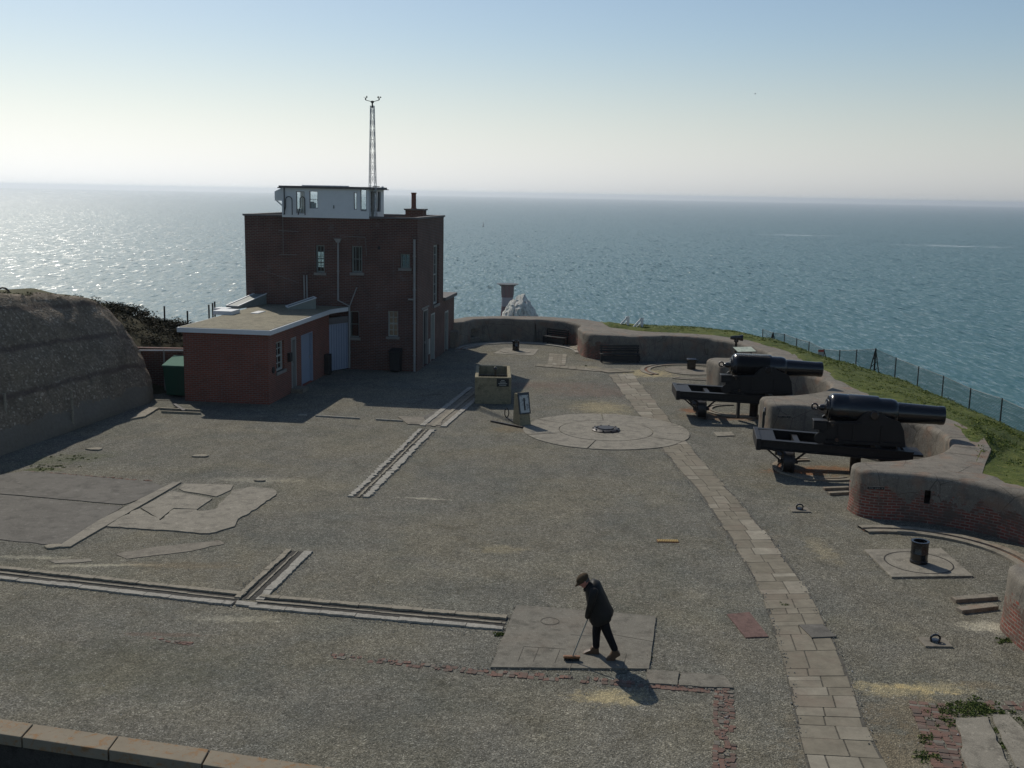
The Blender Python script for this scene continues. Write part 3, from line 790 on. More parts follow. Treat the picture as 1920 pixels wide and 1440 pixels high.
# slabs and turf at bottom right
sheet('stone_slab', [(1793, 1350), (1851, 1348), (1893, 1450), (1815, 1450)], .035, M['pale_concrete'], .04, label='pale concrete strip at bottom right, nearer the brick footing', cat='slab')
sheet('stone_slab', [(1860, 1345), (1898, 1345), (1960, 1420), (1925, 1450), (1900, 1440)], .03, M['pale_concrete'], .04, label='pale concrete strip cut off by the bottom right corner', cat='slab')
mb = MB()
for (x, y, r, n_) in ((1790, 1330, .3, 40), (1825, 1328, .35, 60), (1850, 1335, .3, 45), (1775, 1350, .25, 26), (1912, 1360, .3, 40), (1740, 1385, .16, 14), (1742, 1420, .2, 22), (1812, 1410, .15, 10), (1895, 1400, .15, 12), (1880, 1370, .1, 10), (1885, 1202, .16, 18), (935, 1190, .09, 8), (1215, 1232, .05, 6), (1470, 1135, .07, 4), (95, 876, .5, 26), (135, 858, .5, 16), (940, 1190, .07, 8), (1100, 606 + 80, .1, 4)):
    c = G(x, y)
    for k in range(n_): tuft(c + Vector((rs.gauss(0, r * .6), rs.gauss(0, r * .45), .01)), .05, 14, .3, .03)
tag(mb.build('weeds', leaf_mat('weed_leaves', (.04, .07, .014), (.12, .14, .04))), 'green moss and weeds growing in the gravel and along the slabs', 'weeds', kind='stuff')

# pads on the left
sheet('concrete_pad', [(-60, 900), (48, 884), (281, 904), (322, 918), (232, 947), (-60, 921)], .018, M['grey_pad'], .02, label='long grey pad at the left edge, farther of two', cat='slab')
sheet('concrete_pad', [(-60, 922), (232, 950), (105, 1028), (93, 1022), (-60, 1005)], .014, M['grey_pad'], .03, label='grey pad at the left edge, nearer of two', cat='slab')
sheet('broken_pad', [(197, 988), (332, 998), (374, 1002), (405, 999), (439, 989), (446, 975), (461, 967), (520, 927), (515, 918), (470, 915), (436, 921), (402, 957), (372, 961), (368, 957), (326, 956), (300, 978), (262, 955), (247, 961)], .03, M['pale_concrete'], .05, label='pale broken edged concrete pad with pebbly surface', cat='slab')
sheet('broken_pad', [(264, 953), (322, 922), (355, 928), (398, 936), (370, 956), (326, 954), (299, 975)], .026, M['pale_concrete'], .015, label='raised concrete panel inside the broken pad', cat='slab')
sheet('broken_pad', [(335, 918), (345, 908), (438, 910), (433, 920), (405, 932), (345, 922)], .022, M['pale_concrete'], .02, label='sandy coloured concrete panel at the far end of the broken pad', cat='slab')
sheet('kerb_strip', [(323, 907), (340, 906), (205, 984), (132, 1027), (107, 1028), (185, 978)], .036, M['pale_concrete'], .01, label='straight pale kerb between the grey pads and the broken pad', cat='kerb')
sheet('concrete_remnant', [(215, 1040), (300, 1025), (410, 1014), (425, 1020), (350, 1035), (240, 1048)], .012, M['concrete'], .05, kind='structure')
sheet('concrete_remnant', [(95, 1052), (170, 1048), (172, 1053), (105, 1057)], .012, M['pale_concrete'], .04, kind='structure')
for px, s_, lb in (((98, 1026), .16, 'small broken brown stone at the near end of the pale kerb'), ((375, 856), .2, 'flat stone alone on the gravel, right of the bank shadow'), ((178, 843), .2, 'thin flat stone beside the edge of the bank shadow'), ((487, 902), .13, 'round pale stone behind the broken pad')):
    p = G(*px); mb = MB(); pts = [(p.x + cos(t) * s_ * rs.uniform(.55, 1.25) * 1.4, p.y + sin(t) * s_ * rs.uniform(.5, 1.2)) for t in [k * pi / 3.5 + rs.uniform(-.2, .2) for k in range(7)]]
    mb.prism(pts, -.01, .045); tag(mb.build('stone', M['kerb'], bevel=.02), lb, 'stone')

# loose stones over the yard, thicker along the slabs
mb = MB(); rg = random.Random(5)
def stone(p, r):
    h_ = r * rg.uniform(.3, .6); a_ = rg.random() * 6.28; n_ = 5; v_ = []
    for k in range(n_): t = a_ + k * 2 * pi / n_; q = r * rg.uniform(.7, 1.2); v_.append((p.x + cos(t) * q, p.y + sin(t) * q, p.z - .004))
    for k in range(n_): t = a_ + k * 2 * pi / n_ + .3; q = r * rg.uniform(.35, .7); v_.append((p.x + cos(t) * q, p.y + sin(t) * q, p.z + h_))
    mb.add(v_, [(k, (k + 1) % n_, n_ + (k + 1) % n_, n_ + k) for k in range(n_)] + [tuple(range(n_, 2 * n_))])
for i in range(9000):
    t = rg.random(); y_ = 14 + 34 * t ** 1.7; x_0 = -10 + rg.random() * 20
    if y_ < NE(x_0) + .1: continue
    stone(Vector((x_0, y_, 0)), rg.choice([.005, .006, .007, .008, .01, .014]) * (1 + t * .6))
edges_ = [((968, 1137), (1230, 1158)), ((1230, 1158), (1217, 1257)), ((1217, 1257), (920, 1254)), ((920, 1254), (968, 1137)), ((0, 1066), (446, 1114)), ((0, 1091), (446, 1139)), ((478, 1118), (955, 1158)), ((478, 1144), (930, 1190)),
          ((442, 1112), (537, 1034)), ((503, 1124), (592, 1033)), ((655, 932), (800, 800)), ((690, 936), (815, 812)), ((0, 1352), (560, 1436)), ((197, 988), (400, 1002)), ((400, 1002), (520, 920)), ((1620, 1033), (1672, 1085)), ((1672, 1085), (1825, 1083)), ((620, 1229), (1365, 1296)), ((1357, 1296), (1360, 1440)),
          ((1240, 840), (1370, 1010)), ((1370, 1010), (1430, 1110)), ((1430, 1110), (1480, 1260)), ((1480, 1260), (1500, 1400)), ((1300, 845), (1445, 1010)), ((1445, 1010), (1515, 1110)), ((1515, 1110), (1590, 1250)), ((1590, 1250), (1640, 1410)), ((1793, 1350), (1815, 1440))]
for a, b in edges_:
    a, b = G(*a), G(*b); L_e = (b - a).length
    for k in range(int(L_e * 55)):
        p = a.lerp(b, rg.random()) + Vector((rg.gauss(0, .045), rg.gauss(0, .045), rg.choice([0, 0, .02]))); stone(p, rg.choice([.007, .009, .012, .017]))
def stone_mat():
    m = N('loose_stones', .9, .15); r = m.n('ShaderNodeNewGeometry').outputs['Random Per Island']
    m.col(m.ramp(r, [(0, (.13, .125, .11)), (.5, (.2, .19, .165)), (.85, (.28, .265, .23)), (1, (.5, .48, .44))])); return m.m
tag(mb.build('loose_stones', stone_mat()), 'loose stones scattered over the gravel and along the slabs', 'stones', kind='stuff')

# grooved stone channels
def track(name, segs, offs, mats, hs, label, depth0=-.02, breaks=.0, rag=.03):
    """segs: (near px, far px) centre line ; offs: list of (a,b) offsets across"""
    a, b = Vector((*segs[0], 0)), Vector((*segs[1], 0)); d = (b - a); L0 = d.length; d.normalize(); s_ = Vector((d.y, -d.x, 0))
    rt = root(name, tuple((a + b) / 2), 0, label, 'drain channel')
    for (o0, o1), mt, h, nm, ln in zip(offs, mats, hs, ('kerb_row', 'channel_bed', 'centre_row', 'kerb_row', 'outer_row'), (.55, 99, 1.2, .7, .8)):
        mb = MB(); x = 0
        while x < L0 - .02:
            l = min(L0 - x, ln * rs.uniform(.75, 1.25)); j = lambda: rs.uniform(-.012, .012) if nm != 'channel_bed' else 0
            c = [a + d * x + s_ * (o0 + j()), a + d * (x + l - .012) + s_ * (o0 + j()), a + d * (x + l - .012) + s_ * (o1 + j()), a + d * x + s_ * (o1 + j())]
            if nm != 'channel_bed':
                cc = []
                for e_ in range(4):
                    p_, q_ = c[e_], c[(e_ + 1) % 4]; m_ = max(1, int((q_ - p_).length / .07))
                    for w_ in range(m_):
                        r_ = p_.lerp(q_, w_ / m_); cc.append(r_ + s_ * (noise.noise(r_ * 9) * rag * (1 if abs((r_ - a).dot(s_)) > .12 else .4)))
                c = cc
            mb.prism([(p.x, p.y) for p in c], depth0, h * .75 + (rs.uniform(-.006, .006) if nm != 'channel_bed' else 0))
            x += l
        mb.build(nm, M[mt], rt)
    return rt
CH = ['kerb', 'dirt', 'kerb', 'white_kerb']
# long channel from the left edge to the square slab: far kerb / bed / middle / near kerb
tl = (G(-40, 1077), G(930, 1170))
a = Vector((G(-40, 1072).x, (G(-40, 1072).y), 0)); b = G(948, 1171)
j1 = G(470, 1127)
track('stone_channel', (tuple(a.xy), tuple((G(448, 1126)).xy)), [(-.36, -.22), (-.22, .16), (-.08, -.02), (.16, .32)], CH, [.06, .006, .03, .05], 'long stone drain channel crossing the near gravel from the left edge')
track('stone_channel', (tuple(G(478, 1130).xy), tuple(b.xy)), [(-.36, -.22), (-.22, .16), (-.08, -.02), (.16, .32)], CH, [.06, .006, .03, .05], 'stone drain channel between the short branch and the slab the man sweeps')
track('stone_channel', (tuple(G(468, 1125).xy), tuple(G(563, 1034).xy)), [(-.32, -.2), (-.2, .12), (-.07, -.03), (.12, .3)], CH, [.06, .007, .03, .05], 'short branch of the near stone channel pointing at the brick annex')
track('stone_channel', (tuple(G(672, 933).xy), tuple(G(800, 806).xy)), [(-.28, -.14), (-.14, .12), (-.03, .03), (.12, .3)], ['white_kerb', 'dirt', 'kerb', 'white_kerb'], [.05, .008, .035, .055], 'ragged white edged stone channel in the middle of the yard', breaks=.1, rag=.11)
track('stone_channel', (tuple(G(812, 800).xy), tuple(G(900, 728).xy)), [(-.5, -.3), (-.3, .28), (-.07, .07), (.28, .46)], ['white_kerb', 'concrete', 'kerb', 'white_kerb'], [.05, .012, .04, .055], 'white edged channel running into the shadow beside the concrete box')
sheet('channel_corner', [(444, 1129), (482, 1133), (479, 1140), (441, 1136)], .04, M['white_kerb'], .01, kind='structure')
# thin white kerb line and step beside it
mb = MB(); a, b = G(560, 779), G(745, 790); d = (b - a).normalized(); x = 0
while x < (b - a).length:
    l = rs.uniform(.3, .7); p = a + d * x
    if rs.random() < .85: mb.bar(p + Vector((0, 0, .02)), p + d * (l - .03) + Vector((0, 0, .02)), .07, .07)
    x += l
tag(mb.build('kerb_line', M['white_kerb']), 'thin broken line of white kerb stones running from the annex shadow', 'kerb')
sheet('drain_slab', [(745, 782), (795, 783), (800, 796), (830, 790), (826, 799), (765, 796)], .03, M['concrete'], .03, label='worn concrete patch where the white kerb line meets the channel', cat='slab')
sheet('concrete_remnant', [(842, 764), (866, 765), (852, 790), (800, 787), (790, 783), (820, 768)], .008, M['grey_pad'], .02, kind='structure')
# kerbs beside the bank shadow and the plank
sheet('kerb_stone', [(245, 788), (272, 783), (298, 767), (275, 766)], .06, M['kerb'], .015, label='flat kerb stone at the tip of the bank shadow', cat='kerb')
mb = MB(); mb.bar(G(300, 766, .04), G(378, 770, .04), .1, .08); mb.bar(G(303, 772, .04), G(376, 775, .04), .08, .08)
tag(mb.build('timber_edging', M['kerb']), 'pair of thin parallel edging strips before the green bin', 'kerb')
mb = MB(); mb.bar(G(327, 758, .1), G(345, 770, .05), .12, .05)
tag(mb.build('plank', M['coping']), 'short dark plank lying across the edging strips', 'plank')

# small plates and covers
sheet('cover_plate', [(1338, 812), (1371, 811), (1378, 818), (1344, 819)], .03, M['pale_concrete'], .004, label='small pale slab between the round platform and the nearer gun', cat='cover')
sheet('cover_plate', [(1363, 1153), (1405, 1149), (1441, 1195), (1398, 1197)], .02, M['red_plate'], .006, label='reddish square cover left of the flagged path', cat='cover')
sheet('cover_plate', [(1497, 1174), (1541, 1173), (1569, 1196), (1522, 1198)], .034, M['grey_pad'], .004, label='dark grey square cover set in the flagged path', cat='cover')
gr = root('drain_grate', tuple(G(1252, 1015)), 0, 'small rusty yellow grating in the gravel left of the path', 'grate')
c = G(1252, 1015); mb = MB(); mb.box(c.x - .26, c.x + .26, c.y - .1, c.y + .1, -.01, .014); mb.build('frame', M['rust'], gr)
mb = MB()
for k in range(12): mb.box(c.x - .24 + k * .042, c.x - .218 + k * .042, c.y - .08, c.y + .08, .014, .03)
mb.build('bars', M['yellow'], gr)
for px, lb in (((1499, 957), 'small slab with a dark iron eye in front of the nearer gun'), ((1753, 1206), 'small slab with a shiny iron eye near the right edge')):
    c = G(*px); r_ = root('mooring_eye', tuple(c), 0, lb, 'ring bolt', 'iron eyes set in small slabs')
    mb = MB(); mb.box(c.x - .26, c.x + .26, c.y - .22, c.y + .2, -.02, .035); mb.build('base_slab', M['concrete'], r_, bevel=.01)
    mb = MB(); mb.lathe([(0, .035), (.1, .035), (.09, .07), (.03, .08), (0, .08)], 12, c); mb.tube([c + Vector((.09 * cos(t), 0, .1 + .07 * sin(t))) for t in [k * pi / 6 for k in range(13)]], .02, 6); mb.build('iron_eye', M['black'], r_, smooth=50)

# ================================================================== PARAPET
def arc(c, r, a0, a1, n_=26, rx=None):
    return [(c[0] + (rx or r) * sin(radians(a0 + (a1 - a0) * k / n_)), c[1] + r * cos(radians(a0 + (a1 - a0) * k / n_))) for k in range(n_ + 1)]
PH = 1.26
B3 = (9.43, 23.7); B2 = (9.2, 32.25); B1 = (8.85, 41.3); B0 = (8.6, 50.8); B00 = (.16, 56.5)
inner = [(15.5, 15.2), (12.6, 16.4), (11, 17.0), (10.1, 17.7), (9.7, 18.3), (9.6, 19), (9.62, 19.9)] + arc(B3, 3.45, 174, 3) + [(9.2, 27.25), (9.12, 27.7), (9.08, 28.2)] + arc(B2, 3.93, 179, 3) + \
    [(8.95, 36.4), (8.85, 37.2), (8.8, 37.8)] + arc(B1, 3.4, 178, 3) + [(8.75, 44.9), (8.6, 45.9), (8.45, 46.6)] + \
    [(8.9, 47.1), (9.8, 47.0), (10.9, 47.0), (11.5, 47.7), (11.75, 48.9), (11.4, 50.5), (10.85, 52.1), (9.9, 53.5), (8.9, 54.1), (7.9, 54.2), (6.4, 53.6), (5.3, 53.8), (4.3, 54.1), (3.9, 54.35),
     (3.65, 54.9), (3.5, 56.0), (3.45, 57.2), (3.7, 58.1), (3.4, 59.0), (2.8, 59.8), (1.9, 60.35), (1.3, 60.5), (1.28, 60.1), (1.0, 60.05), (-.7, 60.5), (-1.6, 60.3), (-2.2, 59.8), (-2.5, 59.0), (-2.7, 58.3), (-3.2, 58.0), (-4.5, 58.0)]
outer = [(-4.5, 59.6), (-3.2, 60.2), (-2.6, 61.3), (-.8, 62), (1.6, 62.2), (4.0, 61.2), (5.1, 59.6), (5.3, 57.6), (6.7, 56.3), (8.2, 55.9), (10.1, 55.3), (11.7, 53.4), (12.4, 51.2), (12.9, 49), (12.75, 46.8), (12.97, 44.5), (13.1, 41.5),
         (13.07, 39.87), (13.5, 37.6), (14.1, 35.5), (14.36, 34.0), (14.3, 31.9), (13.8, 30.2), (12.9, 28.5), (12.35, 27.4), (13.0, 26.3), (13.9, 24.5), (14.0, 22), (13.6, 20), (15, 18), (17.5, 17)]
def densify(P, step, closed=False):
    o = []
    for i in range(len(P) - (0 if closed else 1)):
        a, b = Vector(P[i]), Vector(P[(i + 1) % len(P)]); n_ = max(1, round((b - a).length / step))
        o += [a.lerp(b, k / n_) for k in range(n_)]
    if not closed: o.append(Vector(P[-1]))
    return o
IN = densify(inner, .16)
for it in range(3):
    IN = [IN[0]] + [(IN[i - 1] + IN[i] * 2 + IN[i + 1]) / 4 for i in range(1, len(IN) - 1)] + [IN[-1]]
OUT = densify(outer, .5)
nrm = []
for i in range(len(IN)):
    d = (IN[min(i + 1, len(IN) - 1)] - IN[max(i - 1, 0)]).normalized(); nrm.append(Vector((d.y, -d.x)))
for it in range(3): nrm = [nrm[0]] + [((nrm[i - 1] + nrm[i] * 2 + nrm[i + 1])).normalized() for i in range(1, len(IN) - 1)] + [nrm[-1]]
rad = .15
prof = [(0, -.15), (0, .0), (0, .35), (0, .7), (0, PH - rad)] + [(rad * (1 - cos(t)), PH - rad + rad * sin(t)) for t in [radians(q) for q in (18, 36, 54, 72, 90)]]
v = []; uvl = []; L1 = 0
for i, p in enumerate(IN):
    if i: L1 += (IN[i] - IN[i - 1]).length
    for (o, z) in prof:
        q = p + nrm[i] * (o + (.1 if z < .02 else .05 if z < .4 else 0) * 0 - (.03 if z < .3 else 0))
        q3 = Vector((q.x, q.y, z))
        if z > 0: q3 += Vector((nrm[i].x, nrm[i].y, .5)) * (noise.noise(q3 * 1.6) * .045 + noise.noise(q3 * 5) * .016)
        v.append(q3); uvl.append((L1, z))
np_ = len(prof); f = []; fu = []
for i in range(len(IN) - 1):
    for j in range(np_ - 1):
        q = ((i + 1) * np_ + j, i * np_ + j, i * np_ + j + 1, (i + 1) * np_ + j + 1)
        q = tuple(reversed(q))
        f.append(q); fu.append([uvl[k] for k in q])
topi = [i * np_ + np_ - 1 for i in range(len(IN))]; boti = [i * np_ for i in range(len(IN))]
ob = len(v)
for p in OUT: v += [Vector((p.x, p.y, -.15)), Vector((p.x, p.y, PH - .04))]; uvl += [(0, 2), (0, 2)]
outt = [ob + 2 * k + 1 for k in range(len(OUT))]; outb = [ob + 2 * k for k in range(len(OUT))]
loop = topi + outt
tri = tessellate_polygon([[Vector((v[k].x, v[k].y, 0)) for k in loop]])
for t in tri:
    q = [loop[k] for k in t]; a_, b_, c_ = (v[k] for k in q)
    if (b_ - a_).cross(c_ - a_).z < 0: q.reverse()
    f.append(tuple(q)); fu.append([(0, 2)] * 3)
loopb = boti + outb
for t in tri:
    q = [loopb[k] for k in t]; a_, b_, c_ = (v[k] for k in q)
    if (b_ - a_).cross(c_ - a_).z > 0: q.reverse()
    f.append(tuple(q)); fu.append([(0, 2)] * 3)
for k in range(len(OUT) - 1): f.append((outb[k], outt[k], outt[k + 1], outb[k + 1])); fu.append([(0, 2)] * 4)
def strip_close(col_in, o_t, o_b, flip):
    q = [*col_in, o_t, o_b]
    f.append(tuple(q if flip else reversed(q))); fu.append([(0, 2)] * len(q))
strip_close([(len(IN) - 1) * np_ + j for j in range(np_)], outt[0], outb[0], True)
strip_close([j for j in range(np_)], outt[-1], outb[-1], False)
mb = MB(); mb.add(v, f, fu)
par = mb.build('gun_parapet', M['parapet'])
tag(par, 'long rounded concrete and brick gun parapet curving round every emplacement', 'parapet')
import bmesh
bmx = bmesh.new(); bmx.from_mesh(par.data); bmesh.ops.recalc_face_normals(bmx, faces=bmx.faces); bmx.to_mesh(par.data); bmx.free()
# niches cut into the wall, each lined with a dark box a little larger than the hole is deep
def niche(px, z, w_, h_, dep, face):
    """face: unit vector into the wall"""
    p = G(*px, z); r_ = Vector((face[1], -face[0], 0)); n3 = Vector((*face, 0))
    a = p - n3 * .3 - r_ * w_ / 2; b = p - n3 * .3 + r_ * w_ / 2; c = b + n3 * (dep + .3); d = a + n3 * (dep + .3)
    z0, z1 = z - h_ / 2, z + h_ / 2
    mb = MB(); mb.hexa([(q.x, q.y, z0) for q in (a, b, c, d)] + [(q.x, q.y, z1) for q in (a, b, c, d)])
    return mb.build('cutter', M['dark_in'])
cut = [niche((1743, 927), .70, .34, .36, .5, (.2, .98)), niche((1114, 651), .72, .3, .4, .5, (-.1, 1)), niche((1176, 655), .7, .3, .4, .5, (.1, 1)),
       niche((997, 615), .75, .35, .55, .4, (-.2, 1)), niche((920, 625), .5, 2.2, .45, .35, (0, 1)), niche((1280, 660), .55, 2.6, .3, .35, (.1, 1)),
       niche((1425, 772), .85, .22, .3, .4, (.97, .2)), niche((1325, 688), .8, .2, .3, .4, (.97, .2))]
for c_ in cut:
    md = par.modifiers.new('cut', 'BOOLEAN'); md.operation = 'DIFFERENCE'; md.object = c_; md.solver = 'EXACT'
dg = bpy.context.evaluated_depsgraph_get()
me2 = bpy.data.meshes.new_from_object(par.evaluated_get(dg))
par.modifiers.clear(); par.data = me2
for c_ in cut: bpy.data.objects.remove(c_)
me2.shade_smooth(); me2.set_sharp_from_angle(angle=radians(50))
# plaques fixed to the pier faces
def plaque(name, px, z, w_, h_, d, mats, label, cat, az):
    """thin board whose face looks along azimuth az (deg)"""
    p = G(*px, z); n3 = Vector((sin(radians(az)), cos(radians(az)), 0)); r_ = Vector((n3.y, -n3.x, 0)) * -1
    rt = root(name, tuple(p), 0, label, cat)
    mb = MB(); c0 = p; e = n3 * d
    def bx(mb, w2, h2, d0, d1, cx=0, cz=0):
        o = p + r_ * cx + Vector((0, 0, cz))
        a = [o - r_ * w2 / 2 + n3 * d0, o + r_ * w2 / 2 + n3 * d0, o + r_ * w2 / 2 + n3 * d1, o - r_ * w2 / 2 + n3 * d1]
        mb.hexa([(q.x, q.y, q.z - h2 / 2) for q in a] + [(q.x, q.y, q.z + h2 / 2) for q in a]); return mb
    bx(mb, w_, h_, -.03, d).build('backing', mats[0], rt)
    return rt, bx
def print_mat(name, base, ink, scale=30):
    m = N(name, .5, .4); o = m.obj()
    m.col(m.mix(m.ramp(m.noise(o, scale * .25, 4, .6), [(.5, 0.), (.58, .8)]), base, ink)); return m.m
M['sill_pale'] = simple('worn_lettering', (.2, .2, .18), .7, .2)
M['print_buff'] = print_mat('faded_print', (.55, .52, .36), (.3, .33, .24))
M['print_grey'] = print_mat('grey_print', (.42, .44, .42), (.16, .17, .17))
rt, bx = plaque('information_board', (1432, 784), .82, .85, .62, .03, (M['black_matt'],), 'buff information board in black frame on the end of the pier behind the nearer gun', 'sign', -75)
mb = MB(); bx(mb, .74, .52, .031, .04).build('printed_panel', M['print_buff'], rt)
mb = MB()
for k in range(5): bx(mb, .3 - .04 * (k % 2), .02, .0405, .043, -.18, .15 - k * .07)
mb.build('text_lines', M['black_matt'], rt)
for px, lb, z in (((1642, 915), 'narrow black plate with pale lettering on the nearest brick pier', .93), ((1470, 781), 'narrow black plate on the pier behind the nearer gun', .93)):
    rt, bx = plaque('name_plate', px, z, .42, .07, .015, (M['black_matt'],), lb, 'sign', 186)
    for k in range(9):
        if k % 4 != 3: bx(MB(), .022, .025, .016, .019, -.16 + k * .04, 0).build('letter', M['sill_pale'], rt)

# gun rails (racers) and pedestals
M['racer'] = concrete_mat('racer_stone', (.24, .215, .17), scale=2.5, rust=.4)
def racer(c, radii, a0, a1, label, z=.06, mt='racer'):
    rt = root('gun_racer', (c[0], c[1], 0), 0, label, 'rail')
    for (r0, r1) in radii:
        mb = MB(); ring_sheet(mb, c, r0, r1, a0, a1, -.02, z, 90); mb.build('kerb_ring', M[mt], rt)
    if len(radii) > 1:
        mb = MB(); ring_sheet(mb, c, radii[0][1] + .0, radii[1][0] - .0, a0, a1, -.02, .012, 90); mb.build('groove', M['rust'], rt)
    return rt
racer(B3, ((2.22, 2.42), (2.55, 2.75)), -12, 110, 'curved double rail round the nearest black pedestal')
mb = MB()
for (a, b) in (((1787, 1128), (1866, 1122)), ((1798, 1148), (1866, 1140))): p, q = G(*a), G(*b); mb.bar(p + Vector((0, 0, .03)), q + Vector((0, 0, .03)), .2, .1)
tag(mb.build('rail_stub', M['racer'], bevel=.01), 'pair of short rail stubs running under the nearest brick pier', 'rail', 'short rail stubs')
mb = MB()
for (a, b) in (((1544, 919), (1592, 917)), ((1553, 928), (1592, 926))): p, q = G(*a), G(*b); mb.bar(p + Vector((0, 0, .03)), q + Vector((0, 0, .03)), .16, .1)
tag(mb.build('rail_stub', M['racer'], bevel=.01), 'pair of short rail stubs left of the pier in front of the nearer gun', 'rail', 'short rail stubs')
racer((9.5, 32.25), ((2.5, 2.68), (2.8, 2.98)), -8, 175, 'curved double rail under the nearer gun')
racer((9.5, 32.25), ((1.05, 1.15), (1.25, 1.4)), 150, 360, 'rusty inner rail under the back wheels of the nearer gun', .05)
racer((8.9, 41.3), ((2.5, 2.68), (2.8, 2.98)), -8, 175, 'curved double rail under the farther gun')
racer((8.9, 41.3), ((1.05, 1.15), (1.25, 1.4)), 150, 360, 'rusty inner rail under the back wheels of the farther gun', .05)
racer((8.55, 50.7), ((1.95, 2.12), (2.25, 2.45)), -120, 210, 'double ring of stone round the capped pedestal behind the farther gun', .04)
mb = MB(); ring_sheet(mb, (8.55, 50.9), .0, 1.25, 0, 360, -.02, .03, 48); tag(mb.build('concrete_disc', M['concrete']), 'pale round concrete base of the pedestal behind the farther gun', 'platform')
racer((.4, 56.3), ((2.9, 3.1), (3.25, 3.45)), -85, 95, 'shallow double ring of stone at the farthest emplacement', .05, 'white_kerb')
mb = MB(); ring_sheet(mb, (.16, 56.3), .0, .82, 0, 360, -.02, .03, 48); tag(mb.build('concrete_disc', M['pale_concrete']), 'round base of the farthest black pedestal', 'platform')
sheet('apron', [(925, 663), (1000, 667), (1010, 655), (945, 652)], .014, M['pale_concrete'], .03, kind='structure')
sheet('apron', [(850, 642), (865, 643), (915, 647), (870, 657), (853, 660)], .01, M['concrete'], .03, kind='structure')
sheet('fallen_slab', [(1068, 652), (1090, 649), (1102, 654), (1098, 659), (1078, 658)], .08, M['kerb'], .03, label='flat broken slab lying against the red brick end of the far wall', cat='slab')

# nearest pedestal on its square plinth
def pedestal(px, r, h, capped, label, plinth=None):
    c = G(*px); z0 = .05 if plinth else .03
    rt = root('pedestal', (c.x, c.y, 0), 0, label, 'bollard', 'black iron gun pedestals')
    if capped: pr = [(0, z0), (r, z0), (r, h - .07), (r * 1.25, h - .05), (r * 1.25, h), (r * 1.1, h + .02), (0, h + .02)]
    else: pr = [(r * 1.04, z0), (r * 1.04, z0 + .06), (r, z0 + .07), (r, z0 + .2), (r * 1.03, z0 + .21), (r * 1.03, z0 + .24), (r, z0 + .25), (r, h - .04), (r * 1.06, h - .03), (r * 1.06, h), (r * .8, h), (r * .78, h - .12), (0, h - .12)]
    mb = MB(); mb.lathe(pr, 36, (c.x, c.y, 0)); mb.build('drum', M['black'], rt, smooth=35)
    return c, rt
c, rt = pedestal((1722, 1058), .19, .56, False, 'open topped black iron pedestal on a square plinth, nearest of three', True)
pl = [G(1620, 1033), G(1765, 1031), G(1825, 1083), G(1672, 1085)]
mb = MB(); mb.prism([(p.x, p.y) for p in pl], -.02, .045); o = mb.build('square_plinth', M['pale_concrete'], bevel=.01); tag(o, 'square concrete plinth under the nearest black pedestal', 'plinth')
mb = MB(); ring_sheet(mb, (c.x, c.y), .73, .76, 0, 360, .046, .05, 64); mb.build('scored_ring', M['dirt'], o)
pedestal((1296, 693), .21, .52, True, 'capped black iron pedestal just left of the pier behind the farther gun')
pedestal((967, 658), .18, .56, False, 'small black iron pedestal at the farthest emplacement, in front of the lighthouse')

# ================================================================== BUILDINGS
BA = radians(-7.5)
BC = G(782, 697)
BT = Matrix.Translation(BC) @ Matrix.Rotation(BA, 4, 'Z')
BTi = BT.inverted()
def LB(px, py, y=0., x=None):
    """photo position -> (x, z) on the building plane y=.. (or (y, z) on plane x=..)"""
    o = BTi @ ORG; r = BTi.to_3x3() @ ray(px, py)
    if x is None:
        p = o + r * ((y - o.y) / r.y); return p.x, p.z
    p = o + r * ((x - o.x) / r.x); return p.y, p.z
def wall(mb, a0, a1, z0, z1, holes, plane, off, t):
    """wall with rectangular holes; plane 'y': runs along x at y=off, body to y=off+t ; plane 'x': runs along y at x=off, body to x=off+t"""
    A = sorted({a0, a1, *[h[0] for h in holes], *[h[1] for h in holes]}); Z = sorted({z0, z1, *[h[2] for h in holes], *[h[3] for h in holes]})
    solid = lambda i, j: 0 <= i < len(A) - 1 and 0 <= j < len(Z) - 1 and not any(h[0] <= (A[i] + A[i + 1]) / 2 <= h[1] and h[2] <= (Z[j] + Z[j + 1]) / 2 <= h[3] for h in holes)
    P = (lambda a, d, z: (a, off + d, z)) if plane == 'y' else (lambda a, d, z: (off + d, a, z))
    for i in range(len(A) - 1):
        for j in range(len(Z) - 1):
            if not solid(i, j): continue
            x0, x1, y0, y1 = A[i], A[i + 1], Z[j], Z[j + 1]
            mb.add([P(x0, 0, y0), P(x1, 0, y0), P(x1, 0, y1), P(x0, 0, y1)], [(0, 1, 2, 3)]); mb.add([P(x0, t, y0), P(x1, t, y0), P(x1, t, y1), P(x0, t, y1)], [(3, 2, 1, 0)])
            if not solid(i - 1, j): mb.add([P(x0, 0, y0), P(x0, t, y0), P(x0, t, y1), P(x0, 0, y1)], [(3, 2, 1, 0)])
            if not solid(i + 1, j): mb.add([P(x1, 0, y0), P(x1, t, y0), P(x1, t, y1), P(x1, 0, y1)], [(0, 1, 2, 3)])
            if not solid(i, j - 1): mb.add([P(x0, 0, y0), P(x1, 0, y0), P(x1, t, y0), P(x0, t, y0)], [(3, 2, 1, 0)])
            if not solid(i, j + 1): mb.add([P(x0, 0, y1), P(x1, 0, y1), P(x1, t, y1), P(x0, t, y1)], [(0, 1, 2, 3)])
